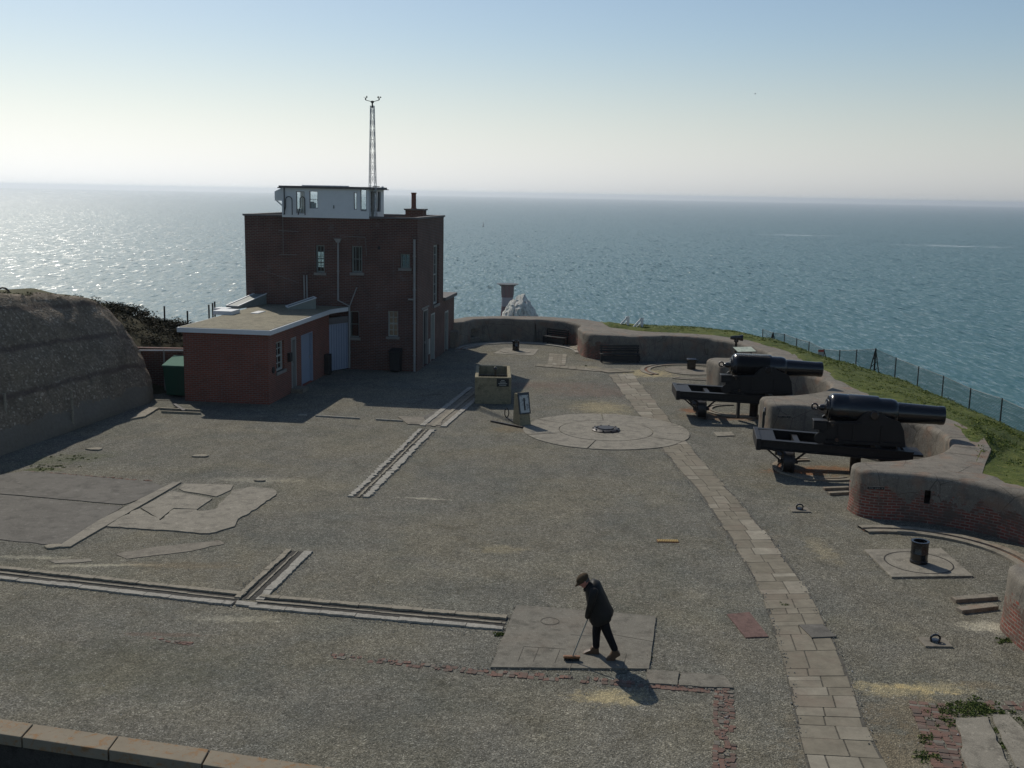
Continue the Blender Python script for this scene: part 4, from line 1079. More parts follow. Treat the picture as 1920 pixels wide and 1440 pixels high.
def window(parent, a0, a1, z0, z1, plane, off, t, cols, rows_, mt='cream', sill=True, fw=.06, glass=True, arch=0):
    """frame set back into the hole; off = wall face, sign of t = direction into the building"""
    sg = 1 if t > 0 else -1; d = off + sg * .09
    def bx(mb, p0, p1, q0, q1, e0, e1):
        lo, hi = min(e0, e1), max(e0, e1)
        return mb.box(p0, p1, lo, hi, q0, q1) if plane == 'y' else mb.box(lo, hi, p0, p1, q0, q1)
    mb = MB(BT)
    bx(mb, a0, a0 + fw, z0, z1, d, d + sg * .06); bx(mb, a1 - fw, a1, z0, z1, d, d + sg * .06)
    bx(mb, a0 + fw, a1 - fw, z0, z0 + fw, d, d + sg * .06); bx(mb, a0 + fw, a1 - fw, z1 - fw, z1, d, d + sg * .06)
    for k in range(1, cols):
        x = a0 + (a1 - a0) * k / cols; bx(mb, x - .012, x + .012, z0 + fw, z1 - fw, d + sg * .01, d + sg * .04)
    for k in range(1, rows_):
        z = z0 + (z1 - z0) * k / rows_; g = .028 if (rows_ > 2 and k == rows_ // 2) else .012
        bx(mb, a0 + fw, a1 - fw, z - g, z + g, d + sg * .008, d + sg * .045)
    w_ = mb.build('window', M[mt], parent)
    if glass: bx(MB(BT), a0 + fw * .5, a1 - fw * .5, z0 + fw * .5, z1 - fw * .5, d + sg * .05, d + sg * .055).build('pane', M['glass'], w_)
    if sill: bx(MB(BT), a0 - .08, a1 + .08, z0 - .12, z0 + .0, off - sg * .07, off + sg * .1).build('sill', M['sill'], w_)
    return w_
M['sill'] = simple('grey_stone_sill', (.22, .21, .19), .85, .2)
M['frame_dim'] = simple('faded_green_grey_paint', (.2, .22, .2), .6, .3)

bld = root('lookout_building', tuple(BC), BA, 'tall dark brick two storey building with a white cabin and mast on its flat roof', 'building')
TOPZ = 6.97
hw = [(-4.78, -4.36, 4.45, 5.72), (-3.08, -2.58, 4.5, 5.72), (-.8, -.35, 4.76, 5.42), (-1.38, -.9, 1.6, 2.78), (-3.2, -2.75, 1.5, 2.72)]
# opening in the back wall in line with the first window
bx0, bz0 = LB(600, 485, 5.75)
mb = MB(BT)
wall(mb, -8.16, 0, 0, TOPZ, hw, 'y', 0, .3)
wall(mb, -7.86, 0, 0, TOPZ, [(bx0 - .22, bx0 + .22, bz0 - .5, bz0 + .4)], 'y', 6.05, -.3)
side_h = [(3.57, 4.85, 2.72, 5.65), (1.25, 2.3, .02, 2.72), (3.0, 3.9, .02, 2.35)]
wall(mb, .3, 5.75, 0, TOPZ, side_h, 'x', 0, -.3)
wall(mb, 0.3, 5.75, 0, TOPZ, [], 'x', -8.16, .3)
mb.build('wall', M['brick_main'], bld)
mb = MB(BT); mb.box(-7.8, -.35, .35, 5.7, 6.3, 6.5); mb.build('roof', M['roof_felt'], bld)
mb = MB(BT)
for b in ((-8.22, .06, -.07, .24, TOPZ, TOPZ + .09), (-8.22, .06, 5.8, 6.12, TOPZ, TOPZ + .09), (-8.22, -7.9, .24, 5.8, TOPZ, TOPZ + .09), (-.25, .06, .24, 5.8, TOPZ, TOPZ + .09)): mb.box(*b)
mb.build('coping', M['coping'], bld)
# upper floor slab and inner partition so rooms are dark
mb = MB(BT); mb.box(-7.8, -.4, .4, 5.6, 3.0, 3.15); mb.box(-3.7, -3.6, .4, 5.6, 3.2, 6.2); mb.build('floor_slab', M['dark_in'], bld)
window(bld, *hw[0], 'y', 0, .3, 2, 4, 'frame_dim', fw=.07)
window(bld, *hw[1], 'y', 0, .3, 3, 2, 'frame_dim', fw=.07)
window(bld, *hw[2], 'y', 0, .3, 2, 2, 'frame_dim', fw=.07)
window(bld, *hw[3], 'y', 0, .3, 2, 4, 'cream', fw=.05)
window(bld, *hw[4], 'y', 0, .3, 1, 2, 'frame_dim', fw=.05)
window(bld, bx0 - .22, bx0 + .22, bz0 - .5, bz0 + .4, 'y', 6.05, -.3, 2, 3, 'cream', sill=False)
window(bld, *side_h[0], 'x', 0, -.3, 2, 6, 'cream', fw=.1)
# side doors: pale frames and dark leaves
def door(parent, a0, a1, z0, z1, plane, off, sg, leaf, fr='cream', handle=True, fw=.07):
    def bx(mb, p0, p1, q0, q1, e0, e1):
        lo, hi = min(e0, e1), max(e0, e1)
        return mb.box(p0, p1, lo, hi, q0, q1) if plane == 'y' else mb.box(lo, hi, p0, p1, q0, q1)
    mb = MB(BT); bx(mb, a0, a1, z0, z1, off + sg * .12, off + sg * .17)
    d_ = mb.build('door', M[leaf], parent)
    mb = MB(BT); bx(mb, a0, a0 + fw, z0, z1, off - sg * .015, off + sg * .115); bx(mb, a1 - fw, a1, z0, z1, off - sg * .015, off + sg * .115); bx(mb, a0 + fw, a1 - fw, z1 - fw, z1, off - sg * .015, off + sg * .115)
    mb.build('door_frame', M[fr], d_)
    mb = MB(BT); bx(mb, a1 - fw - .1, a1 - fw - .05, z0 + 1., z0 + 1.12, off + sg * .07, off + sg * .118); mb.build('handle', M['galv'], d_)
    return d_
door(bld, *side_h[1], 'x', 0, -1, 'black_matt', 'pipe')
door(bld, *side_h[2], 'x', 0, -1, 'frame_dim')
mb = MB(BT); mb.box(.004, .03, 2.45, 2.75, .45, 1.2); mb.build('notice', M['cream'], bld)
# low rear wing
zt = LB(840, 553, x=.15)[1]; y1 = LB(848, 600, x=.0)[0]
y1 = 9.1
mb = MB(BT); wall(mb, 6.05, y1, 0, 2.72, [(6.5, 7.4, .02, 2.1)], 'x', 0, -.3); wall(mb, -6, -.3, 0, 2.72, [], 'y', y1, -.3); mb.add([(0, y1, 0), (-.3, y1, 0), (-.3, y1, 2.72), (0, y1, 2.72)], [(0, 1, 2, 3)])
mb.build('wing_wall', M['brick_main'], bld)
mb = MB(BT); mb.box(-6.1, .14, 6.06, y1 + .15, 2.72, 2.88); mb.build('wing_roof', M['coping'], bld)
door(bld, 6.5, 7.4, .02, 2.1, 'x', 0, -1, 'black_matt')
# string course of brick over the ground floor openings
mb = MB(BT); mb.box(-.02, .03, .9, 2.5, 2.76, 2.86); mb.build('lintel', M['sill'], bld)
# chimney
cx0, cz0 = LB(760, 392, 4.2); cx1, _ = LB(793, 392, 4.2); sx0, sz = LB(769, 361, 4.5); sx1, _ = LB(781, 361, 4.5)
ch_parts = MB(BT); ch_parts.box(cx0, cx1, 4.2, 5.0, 6.5, cz0 - .05); ch_ = ch_parts.build('chimney', M['brick_main'], bld)
mb = MB(BT); mb.box(cx0 - .06, cx1 + .06, 4.14, 5.06, cz0 - .05, cz0 + .02); mb.build('chimney_cap', M['coping'], ch_)
mb = MB(BT); mb.lathe([(.15, cz0 + .02), (.12, cz0 + .1), (.115, sz - .06), (.14, sz - .05), (.14, sz), (.1, sz), (.1, sz - .2), (0, sz - .2)], 16, ((sx0 + sx1) / 2, 4.6, 0)); mb.build('chimney_pot', M['brick_annex'], ch_, smooth=40)
# pipes
def pipe(name, pts, r, mt='pipe', y=-.08, parent=None, hopper=False):
    pp = [(*((LB(px, py, y)[0], y, LB(px, py, y)[1])),) for px, py in pts]
    mb = MB(BT); mb.tube(pp, r, 8)
    for p, q in zip(pp[:-1], pp[1:]):
        n_ = int(abs(p[2] - q[2]) / 1.4)
        for k in range(n_): 
            t = (k + .5) / n_; z = p[2] + (q[2] - p[2]) * t; x = p[0] + (q[0] - p[0]) * t; mb.tube([(x, y, z - .03), (x, y, z + .03)], r * 1.35, 8)
    if hopper: 
        x, _, z = pp[0]; mb.hexa([(x - .07, y - .07, z - .02), (x + .07, y - .07, z - .02), (x + .07, y + .07, z - .02), (x - .07, y + .07, z - .02), (x - .17, y - .12, z + .16), (x + .17, y - .12, z + .16), (x + .17, y + .07, z + .16), (x - .17, y + .07, z + .16)])
    o = mb.build('drainpipe', M[mt], parent or bld, smooth=40); return o
pipe('d', [(777, 449), (777, 697)], .055)
pipe('d', [(634, 454), (634, 563), (655, 574), (655, 690)], .045, hopper=True)
pipe('d', [(656, 573), (669, 539)], .028)
pipe('d', [(570, 516), (571, 560)], .035); pipe('d', [(575, 516), (576, 560)], .035)
for pts, r in (([(637, 442), (685, 445), (687, 480)], .012), ([(522, 432), (560, 434)], .012), ([(530, 405), (531, 478)], .01), ([(524, 477), (556, 478)], .012), ([(560, 530), (490, 506)], .008)):
    pp = [(LB(a, b, -.02)[0], -.02, LB(a, b, -.02)[1]) for a, b in pts]; mb = MB(BT); mb.tube(pp, r, 6); mb.build('cable', M['sill'], bld)
mb = MB(BT); x, z = LB(711, 465, -.0); mb.lathe([(0, .0), (.07, 0), (.07, .05), (0, .05)], 12, (x, -.05, z), (0, 1, 0)); mb.build('vent', M['black_matt'], bld)
mb = MB(BT); x, z = LB(768, 561, -.0); mb.box(x - .04, x + .22, -.16, 0, z - .03, z + .03); mb.build('wall_lamp', M['pipe'], bld)

# ---- white lookout cabin on the roof (its front wall stands on the front parapet)
cl, cz1 = LB(529, 352, -.02); cr, _ = LB(692.5, 352, -.02); cz0_ = 6.55; cb = LB(620, 408, -.02)[1]
x_ = lambda px: LB(px, 380, -.02)[0]; zf = lambda py, px=620: LB(px, py, -.02)[1]
cab = root('lookout_cabin', tuple(BT @ Vector(((cl + cr) / 2, 1.4, 6.5))), BA, 'white lookout cabin with dark flat roof and clear windows on top of the brick building', 'cabin')
CY0, CY1 = -.09, max(2.6, LB(718.5, 380, x=cr)[0])
fz0, fz1 = zf(399), zf(357)
fh = [(x_(556), x_(572), zf(400, 565), zf(359, 565)), (x_(581), x_(597), zf(391, 590), zf(358, 590)), (x_(664), x_(670), zf(393, 667), zf(361, 667)), (x_(676.5), x_(688), zf(396, 682), zf(355, 682))]
s_ = lambda px: LB(px, 380, x=cr)[0]
sh = [(s_(695), s_(703), zf(397), zf(357)), (s_(706), s_(714.5), zf(397), zf(357))]
mb = MB(BT)
wall(mb, cl, cr, cb - .02, cz1, fh, 'y', CY0, .08)
bh = [(cl + .25, cl + .95, 7.3, 8.35), (cl + 1.15, cl + 2.1, 7.3, 8.35), (cl + 2.3, cl + 2.6, 7.4, 8.3), (cr - 1.7, cr - .1, 7.15, 8.42)]
wall(mb, cl + .08, cr, 6.5, cz1, bh, 'y', CY1, -.08)
wall(mb, CY0 + .08, CY1 - .08, cb - .02, cz1, [(.5, 1.3, 7.3, 8.35), (1.5, 2.5, 7.3, 8.35)], 'x', cl, .08)
wall(mb, CY0 + .08, CY1 - .08, cb - .02, cz1, sh, 'x', cr, -.08)
wall(mb, CY0, CY0 + .08, cb - .02, cz1, [], 'x', cr, -.004)
mb.build('wall', M['white'], cab)
mb = MB(BT); mb.box(cl - .1, cr + .12, CY0 - .12, CY1 + .15, cz1, cz1 + .1); mb.box(cl - .16, cl - .1, CY0 - .12, CY1 + .15, cz1 - .02, cz1 + .03); mb.box(cr + .12, cr + .2, CY0 + .3, CY1 + .15, cz1 - .02, cz1 + .02); mb.build('roof', M['coping'], cab)
mb = MB(BT); mb.box(cl + .1, cr - .1, .1, 2.7, 6.52, 6.6); mb.build('floor', M['wood'], cab)
def cabwin(h, cols, rows_, plane='y', off=CY0, t=.08): 
    return window(cab, *h, plane, off - .06, t, cols, rows_, 'frame_cab', sill=False, fw=.03)
M['frame_cab'] = simple('cabin_frame_paint', (.3, .29, .29), .6, .3)
for h, c_, r_ in zip(fh, (1, 1, 1, 1), (1, 2, 1, 1)): cabwin(h, c_, r_)
for h in sh: cabwin(h, 1, 1, 'x', cr + .12, -.08)
# protruding side bay on the left with its brace
bxl, bz1 = LB(517.5, 354, .5); _, bzb = LB(518, 376, .5)
mb = MB(BT); mb.hexa([(bxl, .3, bzb), (cl, .3, bzb), (cl, 1.5, bzb), (bxl, 1.5, bzb), (bxl, .3, bz1 - .12), (cl, .3, bz1 + .12), (cl, 1.5, bz1 + .12), (bxl, 1.5, bz1 - .12)]); mb.build('side_bay', M['white'], cab)
mb = MB(BT); mb.bar((bxl + .05, .4, bzb), (cl, .4, bzb - .35), .05); mb.build('brace', M['white'], cab)
# desk and chair back seen through the glass
mb = MB(BT); a0, z0_ = LB(583, 379, .6); a1, z1_ = LB(592, 379, .6); mb.box(a0 - .1, a1, .5, .7, z0_ - .55, z0_ - .03); mb.box(a0, a1 - .06, .5, .62, z0_ - .03, z0_ + .03); tag(mb.build('chair_back', M['cream'], bevel=.03), 'pale chair back seen through the left window of the roof cabin', 'chair')
mb = MB(BT); mb.box(x_(664), x_(688), 1.0, 1.6, 6.62, 7.35); mb.build('desk', M['coping'], cab)
# hoop rails in front of the cabin
for (p0, p1, top, foot) in ((538, 550, 370, 404), (565, 574, 370, 404)):
    a0, b0 = x_(p0), x_(p1); zt_ = zf(top); zb_ = zf(foot); r_ = (b0 - a0) / 2
    pts = [(a0 - .1, -.2, zb_), (a0, -.2, zb_ + .35), (a0, -.2, zt_ - r_)] + [((a0 + b0) / 2 - r_ * cos(t), -.2, zt_ - r_ + r_ * sin(t)) for t in [k * pi / 8 for k in range(9)]] + [(b0, -.2, zb_)]
    mb = MB(BT); mb.tube(pts, .02, 6); mb.build('hoop_rail', M['black_matt'], bld, smooth=60)
mb = MB(BT); xx = x_(535); mb.tube([(xx, -.16, zf(352)), (xx, -.16, zf(404))], .025, 6); mb.build('downpipe', M['black_matt'], cab)
mb = MB(BT); xx, zz = LB(626, 388, -.1); mb.box(xx - .015, xx + .015, -.13, -.09, zz - .07, zz + .07); mb.build('handle', M['black_matt'], cab)

# ---- lattice mast with two wind instruments
MY = .35
mx, mz0 = LB(699, 407, MY); _, mz1 = LB(698, 198, MY); mz0 = 6.55
mast = root('lattice_mast', tuple(BT @ Vector((mx, MY, mz0))), BA, 'slim tapering lattice mast carrying two wind instruments above the white cabin', 'mast')
W0, W1 = .17, .075
def mp(c_, t): 
    wd = W0 + (W1 - W0) * t; X = mx + (wd if c_ in (1, 2) else -wd); Y = MY + (wd if c_ in (2, 3) else -wd); return Vector((X, Y, mz0 - .05 + (mz1 - mz0 + .05) * t))
mb = MB(BT)
for c_ in range(4): mb.tube([mp(c_, 0), mp(c_, 1)], .014, 6)
mb.build('corner_legs', M['galv'], mast)
mb = MB(BT); nb = 11
for k in range(nb):
    t0, t1 = k / nb, (k + 1) / nb
    for c_ in range(4):
        d_ = (c_ + 1) % 4
        mb.tube([mp(c_, t0), mp(d_, t1)], .008, 5, False); mb.tube([mp(d_, t0), mp(c_, t1)], .008, 5, False)
        if k in (2, 5, 6, 8, 10): mb.tube([mp(c_, t0), mp(d_, t0)], .009, 5, False)
mb.build('lacing', M['galv'], mast)
mb = MB(BT); zt_ = mz1; cx = mx
mb.tube([(cx, MY, zt_ - .1), (cx, MY, zt_ + .16)], .035, 8); mb.lathe([(0, 0), (.07, .0), (.07, .08), (0, .1)], 10, (cx, MY, zt_ + .12)); mb.build('head', M['iron'], mast)
for sg in (-1, 1):
    ax, az_ = cx + sg * .31, zt_ + .25
    mb = MB(BT); mb.tube([(cx, MY, zt_ + .16), (cx + sg * .15, MY, zt_ + .2), (ax, MY, zt_ + .24), (ax, MY, zt_ + .33)], .016, 6); mb.tube([(ax, MY, zt_ + .25), (ax, MY, zt_ + .33)], .03, 8); arm = mb.build('instrument_arm', M['iron'], mast)
    mb = MB(BT)
    if sg > 0:
        for k in range(3):
            t = k * 2 * pi / 3 + .4; q = Vector((ax + .07 * cos(t), MY + .07 * sin(t), zt_ + .37)); mb.tube([(ax, MY, zt_ + .37), q], .007, 5); mb.lathe([(0, -.03), (.03, -.015), (.035, .02), (.0, .02)], 8, q, (-sin(t), cos(t), 0))
        mb.build('cup_wheel', M['iron'], arm)
    else:
        mb.bar((ax - .09, MY, zt_ + .36), (ax + .04, MY, zt_ + .36), .012); mb.hexa([(ax + .03, MY - .004, zt_ + .33), (ax + .08, MY - .004, zt_ + .33), (ax + .08, MY + .004, zt_ + .33), (ax + .03, MY + .004, zt_ + .33), (ax + .03, MY - .004, zt_ + .42), (ax + .08, MY - .004, zt_ + .42), (ax + .08, MY + .004, zt_ + .42), (ax + .03, MY + .004, zt_ + .42)]); mb.build('wind_vane', M['iron'], arm)
mb = MB(BT); mb.tube([(mx + .03, MY - .12, mz0), (mx + .03, MY - .12, mz0 + 1.6)], .06, 8); mb.lathe([(0, 0), (.1, 0), (.1, .09), (0, .09)], 10, (mx + .1, MY - .12, mz0 + 1.55)); mb.build('cable_duct', M['sill'], mast)
mb = MB(BT); mb.tube([(mx + .0, MY, mz0 + 1.85), (mx + .33, MY, mz0 + 1.85)], .02, 6); mb.build('bracket', M['sill'], mast)

# ---- single storey brick annex
AX0, AX1, AY0, AY1 = -7.23, -3.81, -8.97, -1.19
ann = root('brick_annex', tuple(BT @ Vector((AX1, AY0, 0))), BA, 'low red brick annex with white edged flat roof and blue grey doors', 'building')
aw = [(AY0 + .85, AY0 + 1.78, 1.13, 2.3)]; ad = [(AY0 + 2.6, AY0 + 3.2, .05, 2.25), (AY0 + 3.85, AY0 + 5.35, .05, 2.2)]
mb = MB(BT)
wall(mb, AX0, AX1, 0, 2.74, [], 'y', AY0, .25)
wall(mb, AY0 + .25, AY1, 0, 2.74, aw + ad, 'x', AX1, -.25)
wall(mb, AY0 + .25, 0, 0, 2.74, [], 'x', AX0, .25)
mb.build('wall', M['brick_annex'], ann)
window(ann, *aw[0], 'x', AX1, -.25, 2, 4, 'cream', fw=.07)
door(ann, *ad[0], 'x', AX1, -1, 'frame_dim', 'pipe', fw=.1)
door(ann, *ad[1], 'x', AX1, -1, 'door', 'door', fw=.04)
mb = MB(BT); mb.box(AX1 + .0, AX1 + .5, AY0 + 2.5, AY0 + 3.3, 0, .18); mb.build('doorstep', M['concrete'], ann, bevel=.01)
mb = MB(BT); mb.lathe([(0, 0), (.13, 0), (.13, .04), (.1, .05), (0, .05)], 16, (AX1, AY0 + .48, 1.28), (1, 0, 0)); mb.build('round_vent', M['black_matt'], ann)
mb = MB(BT); mb.box(AX1, AX1 + .12, AY0 + 2.15, AY0 + 2.4, 1.35, 1.7); mb.build('meter_box', M['black_matt'], ann)
mb = MB(BT); mb.box(AX1 + .0, AX1 + .25, AY0 + 6.95, AY0 + 7.35, .05, .95); mb.build('cable_drum', M['black_matt'], ann, bevel=.03)
# garage door set obliquely between annex and main building
A_, B_ = Vector((AX1, AY1, 0)), Vector((-3.22, -.02, 0)); dd = (B_ - A_).normalized(); nn = Vector((dd.y, -dd.x, 0))
def ob(mb, t0, t1, z0, z1, d0, d1):
    a = [A_ + dd * t0 + nn * d0, A_ + dd * t1 + nn * d0, A_ + dd * t1 + nn * d1, A_ + dd * t0 + nn * d1]
    a = a if d1 < d0 else [a[3], a[2], a[1], a[0]]
    mb.hexa([(p.x, p.y, z0) for p in a] + [(p.x, p.y, z1) for p in a]); return mb
LG = (B_ - A_).length
ob(MB(BT), .0, LG - .04, .06, 2.2, -.02, -.08).build('garage_door', M['door'], ann)
mb = MB(BT)
for k in range(1, 8): ob(mb, k * LG / 8 - .01, k * LG / 8 + .002, .1, 2.17, -.016, -.02)
mb.build('door_grooves', M['black_matt'], ann)
ob(MB(BT), -.02, LG, 2.2, 2.5, .03, -.1).build('door_head', M['coping'], ann)
# roof: fascia, kerb, mossy felt
OV = .16
RP = [(AX0 - OV, AY0 - OV), (AX1 + OV, AY0 - OV), (AX1 + OV, AY1 - .1), (AX1 + .35, AY1 + .5), (-3.2, -.02), (AX0 - OV, -.02)]
mb = MB(BT); mb.prism(RP, 2.72, 2.9); mb.build('roof_edge', M['white'], ann)
def inset(P, d):
    return [(AX0 - OV + d, AY0 - OV + d), (AX1 + OV - d, AY0 - OV + d), (AX1 + OV - d, AY1 - .1), (AX1 + .35 - d, AY1 + .5), (-3.2 - d, -.04), (AX0 - OV + d, -.04)]
mb = MB(BT); mb.prism(inset(RP, .07), 2.85, 2.915); mb.build('felt', M['roof_felt'], ann)
def rb(px0, px1, y0, y1, h0, h1, name, mt='white', slope=0):
    x0 = LB(*px0, y0)[0]; x1 = LB(*px1, y0)[0]
    mb = MB(BT); mb.hexa([(x0, y0, h0), (x1, y0, h0), (x1, y1, h0), (x0, y1, h0), (x0, y0, h1), (x1, y0, h1), (x1, y1, h1 + slope), (x0, y1, h1 + slope)]); return mb.build(name, M[mt], ann, bevel=.01)
def roofbox(px, w_, d_, h_, name, mt='white', z=2.915, rot=0):
    o = BTi @ ORG; r = BTi.to_3x3() @ ray(*px); p = o + r * ((z - o.z) / r.z)
    mb = MB(BT); mb.box(p.x - w_ / 2, p.x + w_ / 2, p.y - d_ / 2, p.y + d_ / 2, z - .01, z + h_); return mb.build(name, M[mt], ann, bevel=.015), p
roofbox((425, 588), .85, .9, .16, 'roof_hatch'); roofbox((484, 586), .35, .9, .03, 'roof_hatch', 'white'); roofbox((455, 573), .5, .7, .07, 'roof_hatch')
roofbox((418, 582), .6, .5, .12, 'roof_hatch')
def lantern(pxa, pxb, za, zb, wd):
    """glazed roof lantern: a wedge rising away from the viewer"""
    o = BTi @ ORG
    def pp(px, z): r = BTi.to_3x3() @ ray(*px); return o + r * ((z - o.z) / r.z)
    a = pp(pxa, 2.93); b = pp(pxb, 2.93); d = (b - a).normalized(); s_ = Vector((d.y, -d.x, 0)) * wd
    base = [a, a + s_, b + s_, b]
    mb = MB(BT); mb.hexa([(p.x, p.y, 2.9) for p in base] + [(p.x, p.y, 2.9 + h) for p, h in zip(base, (za, za, zb, zb))]); o_ = mb.build('roof_lantern', M['frame_dim'], ann)
    mb = MB(BT); q = [(p.x, p.y, 2.9 + h + .012) for p, h in zip(base, (za, za, zb, zb))]
    for i in range(4): mb.bar(q[i], q[(i + 1) % 4], .07, .03)
    mb.build('lantern_trim', M['white'], o_)
lantern((424, 577), (480, 568), .12, .5, .6); lantern((536, 577), (588, 576), .1, .5, .6)

# bins
def bin_(px, w_, d_, h_, mt, lid, label, cat, rz=BA, slope=.12, wheels=True):
    c = G(*px); r_ = root('bin', (c.x, c.y, 0), rz, label, cat); T = Matrix.Translation((c.x, c.y, 0)) @ Matrix.Rotation(rz, 4, 'Z')
    mb = MB(T); a, b = w_ / 2, d_ / 2; k = .88
    mb.hexa([(-a * k, -b * k, .06), (a * k, -b * k, .06), (a * k, b * k, .06), (-a * k, b * k, .06), (-a, -b, h_), (a, -b, h_), (a, b, h_), (-a, b, h_)]); mb.build('body', M[mt], r_, bevel=.03)
    mb = MB(T); mb.hexa([(-a - .03, -b - .03, h_ + .005), (a + .03, -b - .03, h_ + .005), (a + .03, b + .03, h_ + .005), (-a - .03, b + .03, h_ + .005), (-a - .03, -b - .03, h_ + .05), (a + .03, -b - .03, h_ + .05), (a + .0, b, h_ + .05 + slope), (-a, b, h_ + .05 + slope)]); mb.build('lid', M[lid], r_, bevel=.02)
    for sg in (-1, 1):
        mb = MB(T); mb.lathe([(0, -.03), (.09, -.03), (.09, .03), (0, .03)], 14, (sg * a * .8, b * .8, .09), (1, 0, 0)); mb.build('wheel', M['black_matt'], r_)
    return r_
p = at(352, 742, 42.2); 
bin_((352, 741), 1.55, 1.05, 1.22, 'bin_green', 'bin_lid', 'large green bin with pale green sloping lid behind the annex corner', 'bin', slope=.25)
bin_((742, 697), .5, .55, .92, 'black_matt', 'black_matt', 'black wheeled bin standing against the dark brick building', 'bin')
# fence with pale rail between bank and annex
def fence_posts(a, b, n_, h, r, name, label, rails=1, mt='pipe', mesh=None):
    rt = root(name, tuple((Vector(a) + Vector(b)) / 2), 0, label, 'fence'); a, b = Vector(a), Vector(b)
    for k in range(n_):
        p = a.lerp(b, k / max(1, n_ - 1)); mb = MB(); mb.tube([p, p + Vector((0, 0, h))], r, 6); mb.build('post', M[mt], rt)
    for k in range(rails):
        z = h * (1 - k * .45) - .02; mb = MB(); mb.tube([a + Vector((0, 0, z)), b + Vector((0, 0, z))], r * .8, 6); mb.build('rail', M['white'] if mt == 'pipe' else M[mt], rt)
    return rt
pa = at(262, 656, 43); pb = at(352, 660, 43.2)
fence_posts((pa.x, pa.y, 0), (pb.x, pb.y, 0), 3, pa.z, .035, 'pipe_fence', 'thin pale pipe rail between the earth bank and the annex')
mb = MB()
cl_ = root('garden_wall', (-14, 43.4, 0), 0, 'dark retaining wall below the pipe rail left of the annex', 'wall')
mb.box(pa.x - .6, -12.2, 43.35, 43.6, -.1, 1.75); mb.build('wall_body', M['brick_main'], cl_)
for px, h in (((5, 787), 1.25), ((128, 771), 1.15)):
    c = at(px[0], px[1], 36.2 if px[0] > 50 else 33.5); c = Vector((c.x, c.y, c.z))
    q = root('marker_post', (c.x + .35, c.y, c.z), 0, 'pale thin post in front of the stone faced bank, ' + ('right of two' if px[0] > 50 else 'at the left edge'), 'post')
    mb = MB(); mb.tube([(c.x + .35, c.y - .5, c.z - .4), (c.x + .35, c.y - .5, c.z + h - .3)], .045, 8); mb.build('shaft', M['kerb'], q)
for px, yy, h in (((309, 604), 50, .75), ((352, 606), 51.5, .6), ((392, 590), 53, .5), ((399, 585), 53.5, .45), ((403, 584), 53.6, .5)):
    c = at(*px, yy); mb = MB(); mb.tube([(c.x, c.y, c.z - .5), (c.x, c.y, c.z + h)], .04, 6)
    tag(mb.build('fence_post', M['iron']), {309: 'dark post on the scrub hill, leftmost of the posts against the sea', 352: 'thin dark post against the sea just left of the annex roof', 392: 'thin post behind the roof edge, farther from the hatch box', 399: 'thin post behind the roof edge, middle of three', 403: 'thin post behind the roof edge, nearest the hatch box'}[px[0]], 'post', 'posts along the hillside')
mb = MB(); c = at(6, 549, 38); mb.tube([(c.x - .25 + .0 * 0 + .25 * (1 - cos(t)) , c.y, c.z - .12 + .3 * sin(t)) for t in [k * pi / 8 for k in range(9)]], .035, 6)
tag(mb.build('hoop', M['iron'], smooth=60), 'small dark hoop on top of the bank at the left edge', 'hoop')

# ---- hollow concrete box with rail and notice
bc = (-.75, 43.6)
a = G(890, 757); b = G(958, 758); c = G(968, 727); 
bw = (b - a).length; bd = 3.0; an = atan2((b - a).y, (b - a).x)
T = Matrix.Translation(a) @ Matrix.Rotation(an, 4, 'Z')
bx_ = root('concrete_box', tuple(a), an, 'open topped buff concrete box with a black notice on its near face', 'concrete box')
mb = MB(T); H0 = 1.07; t_ = .14
for q in ((0, bw, 0, t_), (0, bw, bd - t_, bd), (0, t_, t_, bd - t_), (bw - t_, bw, t_, bd - t_)): mb.box(*q, -.02, H0)
M['buff'] = concrete_mat('buff_concrete', (.26, .225, .145), scale=2, var=.2)
mb.build('walls', M['buff'], bx_, bevel=.025)
mb = MB(T); mb.box(t_, bw - t_, t_, bd - t_, -.02, .12); mb.build('floor', M['dirt'], bx_)
mb = MB(T); 
for x in [t_ + .1 + k * .1 for k in range(11)]: mb.tube([(x, 1.0, .1), (x, 1.0, H0 - .08)], .012, 5)
mb.tube([(t_, 1.0, H0 - .08), (bw - t_, 1.0, H0 - .08)], .02, 6); mb.build('grille', M['iron'], bx_)
mb = MB(T); mb.tube([(.56 * bw, .6, .1), (.56 * bw, .6, H0 + .22)], .03, 8); mb.lathe([(0, 0), (.07, .02), (.075, .06), (.05, .1), (0, .12)], 12, (.56 * bw, .6, H0 + .2)); mb.build('standpipe', M['black'], bx_, smooth=50)
mb = MB(T); mb.box(.6 * bw, .93 * bw, -.03, -.002, H0 - .36, H0 - .05); no = mb.build('notice', M['black_matt'], bx_)
mb = MB(T)
for k, wd in enumerate((.3, .5, .75, .6)): mb.box((.765 - .16 * wd) * bw, (.765 + .16 * wd) * bw, -.036, -.031, H0 - .13 - k * .062, H0 - .105 - k * .062)
mb.build('text_lines', M['cream'], no)
mb = MB(); c = G(897, 706, 0.05); 
c = at(895, 700, 47); mb.bar((c.x - .05, 47, 0), (c.x - .05, 47, c.z + .12), .05); mb.bar((c.x - .03, 47, c.z - .02), (c.x + .12, 47, c.z - .02), .05)
tag(mb.build('angle_bracket', M['white']), 'tiny white angle bracket standing behind the concrete box', 'bracket')

